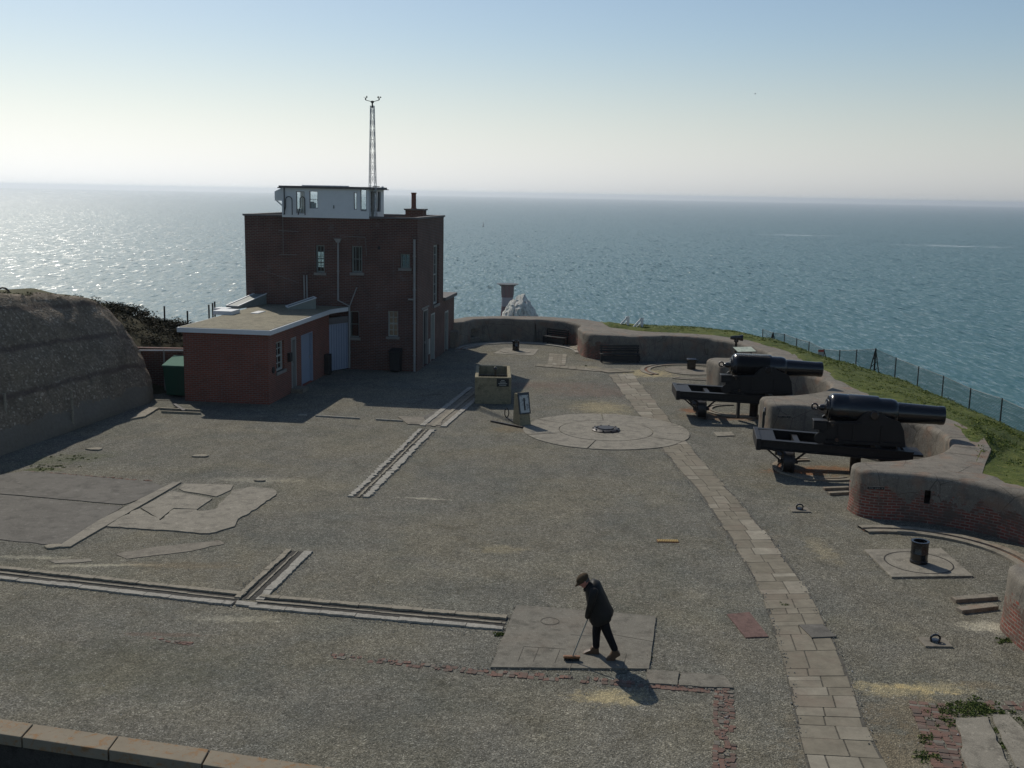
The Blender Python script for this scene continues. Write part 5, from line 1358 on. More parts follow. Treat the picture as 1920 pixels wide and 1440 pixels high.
# ---- sign pedestal beside it
a = G(964, 796); T = Matrix.Translation(a + Vector((.28, .1, 0))) @ Matrix.Rotation(radians(28), 4, 'Z')
sg_ = root('sign_plinth', tuple(a + Vector((.28, .1, 0))), radians(28), 'tapering concrete plinth with a sloping picture panel in a black frame', 'sign')
mb = MB(T); mb.hexa([(-.22, -.3, -.02), (.22, -.3, -.02), (.22, .3, -.02), (-.22, .3, -.02), (-.2, -.02, 1.12), (.2, -.02, 1.12), (.2, .26, 1.12), (-.2, .26, 1.12)]); mb.build('plinth', M['buff'], sg_, bevel=.02)
def slp(mb, x0, x1, t0, t1, d0, d1):
    A0 = Vector((0, -.3, 0)); D_ = Vector((0, .28, 1.14)).normalized(); Nn = Vector((0, -1.14, .28)).normalized()
    P_ = lambda x, t, d: A0 + Vector((x, 0, 0)) + D_ * t + Nn * d
    mb.hexa([P_(x0, t0, d0), P_(x1, t0, d0), P_(x1, t0, d1), P_(x0, t0, d1), P_(x0, t1, d0), P_(x1, t1, d0), P_(x1, t1, d1), P_(x0, t1, d1)]); return mb
mb = slp(MB(T), -.23, .23, .42, 1.2, .005, .045); fr = mb.build('frame', M['black'], sg_, bevel=.006)
slp(MB(T), -.18, .18, .47, 1.1, .046, .05).build('picture', M['print_grey'], fr)
mb = slp(MB(T), -.03, .03, .55, 1.0, .0505, .052); mb.build('drawing', M['black_matt'], fr)
mb = MB(); p, q = G(921, 791), G(980, 803); mb.bar(p + Vector((0, 0, .03)), q + Vector((0, 0, .03)), .09, .06); tag(mb.build('iron_bar', M['iron']), 'dark iron bar lying on the gravel at the foot of the sign plinth', 'bar')
c = G(950, 783); mb = MB(); mb.tube([c + Vector((.075 * cos(t), .02, .18 + .17 * sin(t))) for t in [k * pi / 8 for k in range(17)]], .022, 6); tag(mb.build('iron_ring', M['black'], smooth=60), 'upright black iron ring left of the sign plinth', 'ring bolt')
mb = MB(); mb.tube([G(952, 784, .03), G(965, 793, .03)], .02, 6); tag(mb.build('iron_rod', M['iron']), 'thin rod between the iron ring and the sign plinth', 'bar')
# ================================================================== GUNS
def gun_mat(name, rough, b=0, sc=20, spec=.6):
    m = N(name, rough, spec); P = m.obj()
    m.col(m.mix(m.noise(P, 3, 5), (.006, .006, .007), (.014, .013, .014)))
    n_ = m.noise(P, 14, 4, .6); m.set('Roughness', m.math('ADD', rough - .08, m.math('MULTIPLY', n_, .22)))
    m.bump(m.noise(P, sc, 4, .6), .15 + b, .004 + .02 * b); return m.m
M['gun'] = gun_mat('gun_black', .2); M['carriage'] = gun_mat('carriage_black', .5, spec=.3)
M['cover'] = gun_mat('wrapped_gun_black', .16, .5, 9)
def make_gun(loc, heading, label, ribbed, group='heavy black coastal guns'):
    rz = radians(90 - heading); T = Matrix.Translation(loc) @ Matrix.Rotation(rz, 4, 'Z')
    g = root('coastal_gun', loc, rz, label, 'cannon', group)
    TB = T @ Matrix.Translation((1.2, 0, 1.95)) @ Matrix.Rotation(radians(1.2), 4, 'Y') @ Matrix.Translation((-1.2, 0, 0))
    # barrel
    pr = [(0, -.3), (.05, -.3), (.09, -.24), (.11, -.14), (.2, -.1), (.27, -.085), (.28, -.05), (.37, -.03), (.38, .02), (.43, .05), (.455, .12)]
    if ribbed:
        for k in range(17):
            x = .14 + k * .072; pr += [(.43, x), (.478, x + .03), (.472, x + .045)]
    pr += [(.46, 1.38), (.45, 1.42), (.405, 1.44), (.405, 1.78), (.39, 1.88), (.36, 1.95), (.31, 1.99), (.275, 3.15), (.285, 3.2), (.285, 3.32), (.27, 3.345), (.13, 3.345), (.12, 2.9), (0, 2.9)]
    if not ribbed: pr = pr[:11] + [(.46, .2), (.463, .5), (.455, .51), (.455, .55), (.463, .56)] + pr[11:]
    mb = MB(TB); mb.lathe(pr, 48, (0, 0, 0), (1, 0, 0)); br = mb.build('barrel', M['cover' if ribbed else 'gun'], g, smooth=40)
    mb = MB(TB); mb.tube([(-.36 + .085 * cos(t) - .05, 0, .085 * sin(t) + .02) for t in [k * pi / 8 for k in range(17)]], .026, 8); mb.build('cascabel_ring', M['gun'], br, smooth=60)
    for sg in (-1, 1):
        mb = MB(TB); mb.lathe([(0, .38), (.13, .38), (.13, .62), (.11, .64), (0, .64)], 20, (1.25, 0, -.03), (0, sg, 0)); mb.build('trunnion', M['gun'], br, smooth=40)
    # carriage cheeks
    for sg in (-1, 1):
        pts = [(-.1, 1.06), (-.1, 1.6), (.0, 1.68), (.75, 1.72), (.95, 1.95), (1.1, 2.03), (1.42, 2.03), (1.6, 1.9), (2.0, 1.75), (2.12, 1.5), (2.2, 1.0)]
        n_ = len(pts); y0, y1 = sorted((sg * .5, sg * .6))
        v = [(x, y, z) for y in (y0, y1) for x, z in pts]; tr = tessellate_polygon([[Vector((x, z, 0)) for x, z in pts]])
        f = [(i, (i + 1) % n_, n_ + (i + 1) % n_, n_ + i) for i in range(n_)]
        for t in tr:
            a_, b_, c_ = (Vector((*pts[k], 0)) for k in t); up = (b_ - a_).cross(c_ - a_).z > 0
            t = list(t) if up else list(reversed(t)); f.append(tuple(t)); f.append(tuple(n_ + k for k in reversed(t)))
        mb = MB(T); mb.add(v, f); ck = mb.build('carriage_cheek', M['carriage'], g)
        mb = MB(T)
        for (x0, x1, z0, z1) in ((-.1, 2.1, 1.03, 1.12), (.0, .9, 1.6, 1.67)): 
            yy = sorted((sg * .6, sg * .66)); mb.box(x0, x1, yy[0], yy[1], z0, z1)
        for x in (.25, .7, 1.5): yy = sorted((sg * .6, sg * .635)); mb.box(x - .035, x + .035, yy[0], yy[1], 1.12, 1.6)
        mb.build('edge_plate', M['carriage'], ck)
        mb = MB(T); mb.tube([(.05, sg * .66, 1.6), (.05, sg * .72, 1.6)], .05, 10); mb.tube([(.2, sg * .66, 1.15), (.2, sg * .71, 1.15)], .06, 10); mb.build('knob', M['gun'], ck, smooth=40)
    mb = MB(T); mb.box(.1, .3, -.5, .5, 1.1, 1.5); mb.box(1.6, 1.8, -.5, .5, 1.05, 1.5); mb.box(.3, 1.6, -.5, .5, 1.05, 1.12); mb.build('transom', M['carriage'], g)
    # elevating / compressor gear behind the cheeks
    mb = MB(T); mb.box(-.48, -.08, -.66, -.3, 1.42, 1.66); mb.box(-.5, -.06, -.68, -.28, 1.66, 1.7); e_ = mb.build('gear_box', M['carriage'], g, bevel=.02)
    mb = MB(T); mb.box(-.3, -.1, -.6, -.36, 1.02, 1.42); mb.tube([(-.3, -.66, 1.2), (-.3, -.82, 1.2)], .035, 8); mb.lathe([(0, -.01), (.17, -.01), (.17, .015), (.14, .015), (.14, .0), (0, .0)], 20, (-.3, -.82, 1.2), (0, 1, 0)); mb.build('gear_column', M['carriage'], e_, smooth=35)
    # slide
    zr, zf_ = 1.08, .93
    zt = lambda x: zr + (zf_ - zr) * (x + 2.05) / 4.5
    for sg in (-1, 1):
        mb = MB(T); yc = sg * .78
        for (w_, a, b) in ((.2, -.035, 0.), (.07, -.27, -.036), (.2, -.305, -.271)):
            mb.hexa([(-2.0, yc - w_ / 2, zt(-2) + a), (2.4, yc - w_ / 2, zt(2.4) + a), (2.4, yc + w_ / 2, zt(2.4) + a), (-2.0, yc + w_ / 2, zt(-2) + a), (-2.0, yc - w_ / 2, zt(-2) + b), (2.4, yc - w_ / 2, zt(2.4) + b), (2.4, yc + w_ / 2, zt(2.4) + b), (-2.0, yc + w_ / 2, zt(-2) + b)])
        for k in range(22):
            x = -1.9 + k * .195; mb.lathe([(0, .035), (.018, .037), (.02, .045), (.01, .056), (0, .058)], 8, (x, yc, zt(x) - .1), (0, -1, 0))
        mb.build('slide_girder', M['carriage'], g)
    mb = MB(T); mb.box(-2.14, -2.0, -.9, .9, zr - .33, zr + .02); mb.box(-2.0, -1.55, -.68, .68, zr - .06, zr - .02); mb.build('rear_beam', M['carriage'], g, bevel=.012)
    for x in (-.9, .4, 1.5, 2.32): mb = MB(T); mb.box(x - .08, x + .08, -.74, .74, zt(x) - .28, zt(x) - .08); mb.build('cross_beam', M['carriage'], g)
    # rear truck: braces, treads, wheels
    mb = MB(T)
    for sg in (-1, 1):
        mb.bar((-1.85, sg * .62, zr - .3), (-1.35, sg * .5, .36), .07, .05); mb.bar((-.6, sg * .62, zr - .33), (-1.0, sg * .5, .36), .09, .06); mb.bar((-1.45, sg * .5, .36), (-.85, sg * .5, .36), .09)
        mb.bar((-1.55, sg * .6, zr - .32), (-1.15, sg * .5, .55), .05)
    mb.box(-1.2, -1.1, -.5, .5, .32, .42); mb.box(-.95, -.88, -.5, .5, .3, .38); tr_ = mb.build('rear_truck', M['iron'], g)
    for k in range(3): mb = MB(T); mb.box(-1.62 + k * .16, -1.48 + k * .16, -.5, .5, .66 - k * .14, .69 - k * .14); mb.build('step', M['carriage'], tr_)
    for sg in (-1, 1):
        mb = MB(T); mb.lathe([(0, -.17), (.07, -.17), (.08, -.1), (.22, -.1), (.26, -.15), (.32, -.15), (.32, .12), (.36, .12), (.36, .17), (.22, .17), (.07, .1), (0, .17)], 28, (-1.15, sg * .5, .37), (1, 0, 0)); mb.build('truck_wheel', M['iron'], g, smooth=35)
        mb = MB(T); mb.lathe([(0, -.1), (.06, -.1), (.07, -.06), (.2, -.06), (.24, -.09), (.3, -.09), (.3, .07), (.34, .07), (.34, .1), (.07, .1), (0, .1)], 28, (1.95, sg * .62, .34), (1, 0, 0)); mb.build('truck_wheel', M['iron'], g, smooth=35)
        mb = MB(T); mb.box(1.7, 2.2, sg * .62 - .17, sg * .62 - .11, .25, zt(2) - .27); mb.box(1.7, 2.2, sg * .62 + .11, sg * .62 + .17, .25, zt(2) - .27); mb.box(-.05 + .2, .25, sg * .7 - .12, sg * .7 + .12, .1, zt(.1) - .3) if sg < 0 and ribbed else None
        mb.build('front_bracket', M['iron'], g)
    mb = MB(T); mb.box(2.15, 2.75, -.5, .5, .72, .78); mb.build('front_step', M['carriage'], g)
    mb = MB(T); mb.lathe([(0, 0), (.16, 0), (.16, .5), (.2, .55), (.2, .62), (0, .62)], 20, (.9, 0, 0)); mb.build('pivot_post', M['iron'], g, smooth=40)
    return g
make_gun((9.62, 32.1, 0), 99, 'large black muzzle loading gun nearer the camera, smooth breech with bright highlights', False)
make_gun((8.3, 40.2, 0), 93, 'large black muzzle loading gun farther away, its breech ribbed and glittering', True)

# ================================================================== RIGHT HAND FENCE
def net_mat():
    m = N('wire_netting', .5, .4, .5); t = m.t; u = m.sep(m.uv())
    def ln(v): return m.math('LESS_THAN', m.math('FRACT', m.math('MULTIPLY', v, 16.)), .24)
    k = m.math('MAXIMUM', ln(u[0]), ln(u[1]))
    m.col((.07, .095, .085))
    tr = m.n('ShaderNodeBsdfTransparent'); mx = m.n('ShaderNodeMixShader')
    m.L(m.math('MULTIPLY', k, 1.), mx.inputs[0]); m.L(tr.outputs[0], mx.inputs[1]); m.L(m.b.outputs[0], mx.inputs[2]); m.L(mx.outputs[0], t.nodes['Material Output'].inputs[0])
    return m.m
M['net'] = net_mat()
FP = [(295, 105, 128), (358, 86, 150), (430, 110, 160), (505, 135, 190), (582, 160, 212), (672, 186, 262), (770, 183, 290), (873, 181, 312), (988, 176, 328), (1117, 232, 355), (1257, 288, 408), (1410, 347, 475), (1577, 425, 560), (1770, 490, 640), (1985, 590, 735)]
fn = root('netting_fence', tuple(G(1640, 699, -1.2)), 0, 'wire netting fence on thin posts along the cliff edge beyond the guns', 'fence')
prev = None
for i, (x, t0, b0) in enumerate(FP):
    c = G(1340 + x * .302, 600 + b0 * .302 + 2, -1.25); d = (c - ORG).length; h = max(.85, (b0 - t0) * .302 * d / FPX)
    tall = x in (358, 672, 988)
    mb = MB(); r = .045 if tall else .03
    mb.tube([c - Vector((0, 0, .4)), c + Vector((0, 0, h))], r, 6)
    if tall:
        for dx in (-.32, .32): mb.tube([c + Vector((dx, 0, -.2)), c + Vector((0, 0, h - .05))], .03, 6)
        for k in range(4): mb.tube([c + Vector((-.3 * (1 - k / 4), 0, h * k / 4)), c + Vector((.3 * (1 - (k + 1) / 4), 0, h * (k + 1) / 4))], .02, 5)
    mb.build('post', M['iron'], fn)
    if prev is not None:
        p, hp = prev; L = (c - p).length
        mb = MB(); mb.add([p + Vector((0, 0, -.1)), c + Vector((0, 0, -.1)), c + Vector((0, 0, h * .97)), p + Vector((0, 0, hp * .97))], [(0, 1, 2, 3)], [[(0, 0), (L, 0), (L, h), (0, hp)]])
        mb.build('netting', M['net'], fn)
        mb = MB(); mb.tube([p + Vector((0, 0, hp * .97)), c + Vector((0, 0, h * .97))], .008, 4); mb.build('top_wire', M['iron'], fn)
    prev = (c, h)
c = G(1340 + 655 * .302, 600 + 215 * .302, -.3); 
sw = root('warning_sign', tuple(c), 0, 'small white warning sign with a red top on the netting fence', 'sign')
mb = MB(); mb.box(c.x - .16, c.x + .16, c.y - .12, c.y - .1, c.z - .2, c.z + .3); mb.build('board', M['cream'], sw)
M['red'] = simple('red_paint', (.42, .06, .05), .5, .4)
mb = MB(); mb.box(c.x - .155, c.x + .155, c.y - .125, c.y - .1205, c.z + .17, c.z + .295); mb.build('red_band', M['red'], sw)

# white braced frames on the far turf, slab behind the wall
for px, lb in (((1177, 617), 'white braced metal post beyond the far parapet, left of two'), ((1203, 620), 'white braced metal post beyond the far parapet, right of two')):
    c = G(*px, 1.12); f_ = root('braced_post', tuple(c), 0, lb, 'post'); h = 21 * c.y / FPX + .08
    mb = MB(); mb.bar(c - Vector((0, 0, .15)), c + Vector((0, 0, h)), .14); mb.box(c.x - .12, c.x + .08, c.y - .06, c.y + .06, c.z + h - .05, c.z + h); mb.build('upright', M['white'], f_)
    mb = MB(); mb.bar(c + Vector((-.62, 0, -.02)), c + Vector((-.05, 0, h - .05)), .09); mb.bar(c + Vector((-.46, .05, -.02)), c + Vector((-.03, .05, h * .62)), .06); mb.build('brace', M['white'], f_)
    mb = MB(); mb.bar(c + Vector((-.75, 0, -.03)), c + Vector((.15, 0, -.03)), .12, .06); mb.build('foot', M['kerb'], f_)
a = G(1240, 630, .75); b = G(1325, 633, .75)
mb = MB(); mb.prism([(a.x - .1, a.y), (b.x, b.y), (b.x + .3, b.y + 2), (a.x + .3, a.y + 2)], -.2, 1.02); tag(mb.build('concrete_block', M['pale_concrete'], bevel=.03), 'low pale concrete slab lying on the turf behind the far parapet', 'slab')
# telescope and lectern board by the parapet
c = at(1381, 631, 49.6); zt_ = c.z
te = root('telescope', (c.x, c.y, 0), 0, 'black coin telescope on a post standing in front of the far parapet', 'telescope')
mb = MB(); mb.lathe([(0, 0), (.16, 0), (.16, .04), (.06, .08), (.055, zt_ - .2), (.08, zt_ - .18), (0, zt_ - .1)], 16, (c.x, c.y, 0)); mb.build('post', M['black'], te, smooth=40)
mb = MB(); mb.lathe([(0, -.28), (.07, -.28), (.085, -.2), (.1, -.1), (.11, .12), (.14, .2), (.15, .3), (.12, .3), (0, .28)], 16, (c.x, c.y, zt_ - .06), (1, -.15, .02)); mb.build('tube', M['black'], te, smooth=40)
mb = MB(); mb.box(c.x - .09, c.x + .09, c.y - .09, c.y + .09, zt_ - .26, zt_ - .12); mb.build('coin_box', M['black'], te, bevel=.02)
c = at(1396, 655, 48.2)
lc = root('lectern_board', (c.x, c.y, 0), 0, 'pale green tilted information lectern beside the black telescope', 'sign')
TL = Matrix.Translation(c) @ Matrix.Rotation(radians(14), 4, 'Z') @ Matrix.Rotation(radians(14), 4, 'X')
mb = MB(TL); mb.box(-.47, .47, -.3, .3, -.03, .0); mb.build('board', M['black_matt'], lc)
M['print_green'] = print_mat('pale_green_print', (.55, .58, .45), (.38, .42, .32))
mb = MB(TL); mb.box(-.45, .45, -.28, .28, .001, .008); mb.build('panel', M['print_green'], lc)
for dx in (-.3, .3): mb = MB(); mb.bar((c.x + dx, c.y, 0), (c.x + dx, c.y, c.z - .05), .06); mb.build('leg', M['black_matt'], lc)
# dark benches against the far walls
def bench(c, az, L, label):
    T = Matrix.Translation(c) @ Matrix.Rotation(radians(az), 4, 'Z'); r_ = root('bench', c, radians(az), label, 'bench', 'dark benches along the far parapet')
    mb = MB(T); 
    for k in range(4): mb.box(-L / 2, L / 2, -.2 + k * .105, -.11 + k * .105, .42, .45)
    mb.build('seat', M['black_matt'], r_)
    mb = MB(T)
    for k in range(3): mb.box(-L / 2, L / 2, .22, .25, .52 + k * .12, .61 + k * .12)
    mb.build('backrest', M['black_matt'], r_)
    for x in (-L / 2 + .08, L / 2 - .08):
        mb = MB(T); mb.box(x - .03, x + .03, -.18, -.12, 0, .42); mb.box(x - .03, x + .03, .18, .22, 0, .84); mb.box(x - .03, x + .03, -.2, .25, .38, .42); mb.build('leg', M['black_matt'], r_)
    mb = MB(T); mb.box(-L / 2, L / 2, -.16, -.13, .1, .36); mb.build('front_rail', M['black_matt'], r_)
bench((5.35, 53.15, 0), 4, 2.0, 'dark bench against the curved wall, right of the broken red brick pier')
bench((2.35, 59.2, 0), -38, 1.5, 'dark bench at the farthest wall, left of the red brick corner')
# buttress strips of the far wall
mb = MB(); mb.box(-3.9, -2.9, 57.2, 57.7, -.1, .9); tag(mb.build('rubble_block', M['parapet'], bevel=.08), 'rough stone stub between the building and the far wall', 'masonry')

# ================================================================== SWEEPER
YP = 18.2
def pj(x, y, dY=0.): return at(1040 + x * .1389, 1060 + y * .1389, YP + dY)
def cloth(name, c, sc=30, wear=.4, rough=.9):
    m = N(name, rough, .15); P = m.obj(); m.col(m.mix(m.noise(P, sc * .4, 5, .6), tuple(q * (1 - wear) for q in c), tuple(q * (1 + wear) for q in c))); m.bump(m.noise(P, sc, 4), .3, .01); return m.m
M['pale_wood'] = simple('pale_handle', (.34, .31, .25), .5, .3)
M['coat'] = cloth('black_wax_coat', (.02, .019, .018), rough=.55, sc=18); M['trouser'] = cloth('charcoal_trousers', (.013, .013, .015)); M['tweed'] = cloth('brown_tweed', (.07, .05, .03), 90); M['skin'] = simple('skin', (.40, .17, .13), .55, .4, var=.1)
M['boot'] = simple('brown_leather_boot', (.085, .05, .028), .5, .4, var=.5, scale=14); M['hair'] = simple('grey_hair', (.1, .085, .075), .8, .2)
def skin_mesh(chains, mirror=None, sub=2):
    me = bpy.data.meshes.new('tmp'); vs_ = []; es = []; rr_ = []; key = {}
    for ch in chains:
        last = None
        for (p, r) in ch:
            k = (round(p.x, 4), round(p.y, 4), round(p.z, 4))
            if k not in key: key[k] = len(vs_); vs_.append(p); rr_.append(r)
            i = key[k]
            if last is not None: es.append((last, i))
            last = i
    me.from_pydata(vs_, es, []); o = bpy.data.objects.new('tmp', me); COL.objects.link(o)
    md = o.modifiers.new('s', 'SKIN'); md.use_smooth_shade = True
    for i, sv in enumerate(me.skin_vertices[0].data):
        r = rr_[i]; sv.radius = r if isinstance(r, tuple) else (r, r); sv.use_root = (i == 0)
    sb = o.modifiers.new('u', 'SUBSURF'); sb.levels = sub; sb.render_levels = sub
    d = bpy.context.evaluated_depsgraph_get(); out = bpy.data.meshes.new_from_object(o.evaluated_get(d)); bpy.data.objects.remove(o)
    return out
def adopt(name, me, mat, parent, rt):
    inv = rt.matrix_basis.inverted(); me.transform(inv); me.materials.clear(); me.materials.append(mat)
    for p in me.polygons: p.use_smooth = True
    o = bpy.data.objects.new(name, me); COL.objects.link(o); o.parent = parent; return o
man = root('person', (1.62, 18.2, 0), 0, 'man in flat cap, black coat and brown boots bending forward to sweep the slab', 'person')
HC = pj(392, 205); FD = Vector((-.77, -.1, -.63)).normalized(); UP = Vector((-.63, 0, .77)).normalized(); SD = FD.cross(UP).normalized()
pel = pj(640, 670); chest = pj(560, 370); nb = pj(478, 240)
hl = pj(640, 720, -.09); hr_ = pj(600, 720, .1)
gripN = pj(428, 765, -.03); gripF = pj(437, 735, .03); bd = pj(250, 1180, -.1)
hdir = (bd - gripN).normalized()
def hand(grip, wrist, side):
    """palm and five fingers closed round the handle"""
    ch = []; pc = grip + Vector((.022, -.02 * side, 0)); ax = -hdir
    for k, (o, l) in enumerate(((.036, .9), (.013, 1.), (-.011, .95), (-.034, .8))):
        b = pc + ax * o; u = (grip - pc); u = (u - ax * u.dot(ax)).normalized(); w_ = ax.cross(u).normalized() * side
        pts = [(pc + ax * o * .4, .016), (b + w_ * .018 * l, .0095), (b + u * .026 * l + w_ * .03 * l, .009), (b + u * .05 * l + w_ * .008, .0085), (b + u * .046 * l - w_ * .016, .0075)]
        ch.append(pts)
    u = (grip - pc).normalized(); w_ = ax.cross(u).normalized() * side
    ch.append([(pc + ax * .02, .016), (pc + ax * .045 - w_ * .02, .011), (pc + ax * .05 + u * .03 - w_ * .024, .0095), (pc + ax * .048 + u * .05 - w_ * .008, .0085)])
    return pc, ch
pcN, fN = hand(gripN, None, 1); pcF, fF = hand(gripF, None, -1)
body = [[(pel, (.15, .13)), (pj(600, 520), (.14, .12)), (chest, (.16, .13)), (nb, (.075, .075)), (pj(440, 222), (.058, .058)), (HC, (.07, .07))],
        [(pel, (.15, .13)), (hl, .085), (pj(700, 930, -.1), .06), (pj(820, 1160, -.1), .042), (pj(770, 1250, -.1), .04)],
        [(pel, (.15, .13)), (hr_, .085), (pj(560, 950, .14), .06), (pj(560, 1120, .16), .042), (pj(470, 1180, .17), .04)],
        [(chest, (.16, .13)), (pj(530, 300, -.19), .06), (pj(485, 520, -.22), .045), (pj(440, 700, -.07), .032), (pcN, .03)],
        [(chest, (.16, .13)), (pj(520, 300, .19), .06), (pj(470, 520, .2), .045), (pj(445, 680, .08), .032), (pcF, .03)]]
me = skin_mesh(body, sub=2)
bmh = bmesh.new(); bmh.from_mesh(me)
for ch in fN + fF:
    fm = skin_mesh([ch], sub=1); bmh.from_mesh(fm)
def ell(c, ax_, n_=20, m_=12):
    X, Y_, Z = ax_; vv = []
    for i in range(m_ + 1):
        p = pi * i / m_
        for k in range(n_):
            t = 2 * pi * k / n_; vv.append(c + X * (sin(p) * cos(t)) + Y_ * (sin(p) * sin(t)) + Z * cos(p))
    ff = [(i * n_ + k, (i + 1) * n_ + k, (i + 1) * n_ + (k + 1) % n_, i * n_ + (k + 1) % n_) for i in range(m_) for k in range(n_)]
    mm = bpy.data.meshes.new('e'); mm.from_pydata(vv, [], ff); return mm
for c_, a_ in ((HC, (FD * .098, SD * .076, UP * .118)), (HC + FD * .035 - UP * .07, (FD * .062, SD * .055, UP * .05)), (HC + FD * .1 - UP * .012, (FD * .026, SD * .014, UP * .026)), (HC + FD * .085 + UP * .022, (FD * .018, SD * .055, UP * .014)),
               (HC + FD * .088 - UP * .052, (FD * .014, SD * .026, UP * .01)), (HC + FD * .088 - UP * .07, (FD * .012, SD * .024, UP * .009)), (HC - SD * .076 - UP * .005 - FD * .005, (FD * .018, SD * .01, UP * .032)), (HC + SD * .076 - UP * .005 - FD * .005, (FD * .018, SD * .01, UP * .032))):
    bmh.from_mesh(ell(c_, a_, 16, 10))
me = bpy.data.meshes.new('body'); bmh.to_mesh(me); bmh.free()
o = bpy.data.objects.new('tmp', me); COL.objects.link(o); rm = o.modifiers.new('r', 'REMESH'); rm.mode = 'VOXEL'; rm.voxel_size = .005; rm.use_smooth_shade = True
me = bpy.data.meshes.new_from_object(o.evaluated_get(bpy.context.evaluated_depsgraph_get())); bpy.data.objects.remove(o)
bb_ = bmesh.new(); bb_.from_mesh(me); seen = set(); isl = []
for v0 in bb_.verts:
    if v0 in seen: continue
    st_ = [v0]; seen.add(v0); cur = []
    while st_:
        q = st_.pop(); cur.append(q)
        for e in q.link_edges:
            r_ = e.other_vert(q)
            if r_ not in seen: seen.add(r_); st_.append(r_)
    isl.append(cur)
isl.sort(key=len)
for c_ in isl[:-1]: bmesh.ops.delete(bb_, geom=c_, context='VERTS')
bb_.to_mesh(me); bb_.free()
body_o = adopt('body', me, M['skin'], man, man)
for sg in (-1, 1): mb = MB(); mb.lathe([(0, -.008), (.009, -.004), (.01, 0), (.006, .007), (0, .009)], 10, HC + FD * .088 + SD * sg * .032 + UP * .004, FD); mb.build('eye', M['black'], body_o, smooth=60)
mb = MB(); mb.lathe([(.07, -.045), (.078, -.02), (.08, .02), (.07, .06)], 20, HC - FD * .026 - UP * .0, UP); mb.build('hair', M['hair'], body_o, smooth=60)
# cap: crown and peak
me = ell(HC + UP * .045 - FD * .005, (FD * .125, SD * .1, UP * .082), 24, 12)
cap = adopt('cap', me, M['tweed'], body_o, man)
mb = MB(); n_ = 12; vv = []
for i in range(n_ + 1):
    t = -pi / 2 + pi * i / n_
    for (rr_, zz) in ((.1, .05), (.16, .018), (.16, .008), (.1, .035)):
        k = rr_ if rr_ < .15 else .1 + .075 * cos(t); vv.append(HC + FD * (k * cos(t) + .01) + SD * (.092 * sin(t)) + UP * zz)
ff = [(i * 4 + a_, i * 4 + (a_ + 1) % 4, i * 4 + 4 + (a_ + 1) % 4, i * 4 + 4 + a_) for i in range(n_) for a_ in range(4)]
mb.add(vv, ff); mb.build('cap_peak', M['tweed'], cap, smooth=60)
# coat
R_ = [((440, 262), (500, 205), .075), ((405, 305), (545, 190), .15), ((408, 355), (610, 225), .215), ((425, 440), (668, 335), .235), ((432, 540), (705, 435), .235), ((440, 640), (752, 535), .24), ((462, 725), (795, 625), .25), ((480, 775), (778, 690), .25), ((498, 790), (735, 712), .235), ((520, 760), (710, 690), .2)]
vv = []; n_ = 28
for j, (a_, b_, hw_) in enumerate(R_):
    A3, B3_ = pj(*a_), pj(*b_); c_ = (A3 + B3_) / 2; e = (B3_ - A3) / 2
    for k in range(n_):
        t = 2 * pi * k / n_; p = c_ + e * cos(t) + Vector((0, 1, 0)) * hw_ * sin(t)
        if 1 < j < 9: p += noise.noise_vector(p * 6) * .016 + (p - c_).normalized() * (.012 * sin(7 * t + j) if j > 4 else .006 * sin(5 * t))
        vv.append(p)
ff = [(j * n_ + k, j * n_ + (k + 1) % n_, (j + 1) * n_ + (k + 1) % n_, (j + 1) * n_ + k) for j in range(len(R_) - 1) for k in range(n_)]
ff.append(tuple(reversed(range(n_)))); ff.append(tuple((len(R_) - 1) * n_ + k for k in range(n_)))
mb = MB(); mb.add(vv, ff); coat = mb.build('coat', M['coat'], body_o, smooth=70)
for dy, el in ((-.2, -.235), (.2, .21)):
    g_ = pcN if dy < 0 else pcF
    wr = pj(438, 715, -.06) if dy < 0 else pj(446, 695, .07)
    me = skin_mesh([[(pj(545, 300, dy * .8), .085), (pj(525, 380, dy * 1.15), .08), (pj(490, 520, el), .068), (pj(455, 630, el * .7), .058), (wr, .05)]], sub=2); adopt('sleeve', me, M['coat'], coat, man)
mb = MB(); q0, q1, q2 = pj(455, 215), pj(388, 348), pj(520, 250)
for sg in (-1, 1):
    sv = Vector((0, sg * .03, 0)); mb.hexa([q0 + sv, q1 + sv, q1 + sv + Vector((.03, sg * .05, .02)), q2 + sv * 3, q0 + sv + UP * .03, q1 + sv + Vector((.0, 0, .03)), q1 + sv + Vector((.04, sg * .06, .05)), q2 + sv * 3 + UP * .03])
mb.build('collar', M['coat'], coat)
me = skin_mesh([[(pj(640, 660), (.15, .14)), (pj(655, 740, -.08), .105), (pj(700, 880, -.1), .088), (pj(765, 1030, -.1), .074), (pj(826, 1165, -.1), .066)], [(pj(640, 660), (.15, .14)), (pj(585, 740, .1), .1), (pj(562, 900, .14), .082), (pj(560, 1020, .15), .07), (pj(560, 1125, .16), .066)]], sub=2)
adopt('trousers', me, M['trouser'], body_o, man)
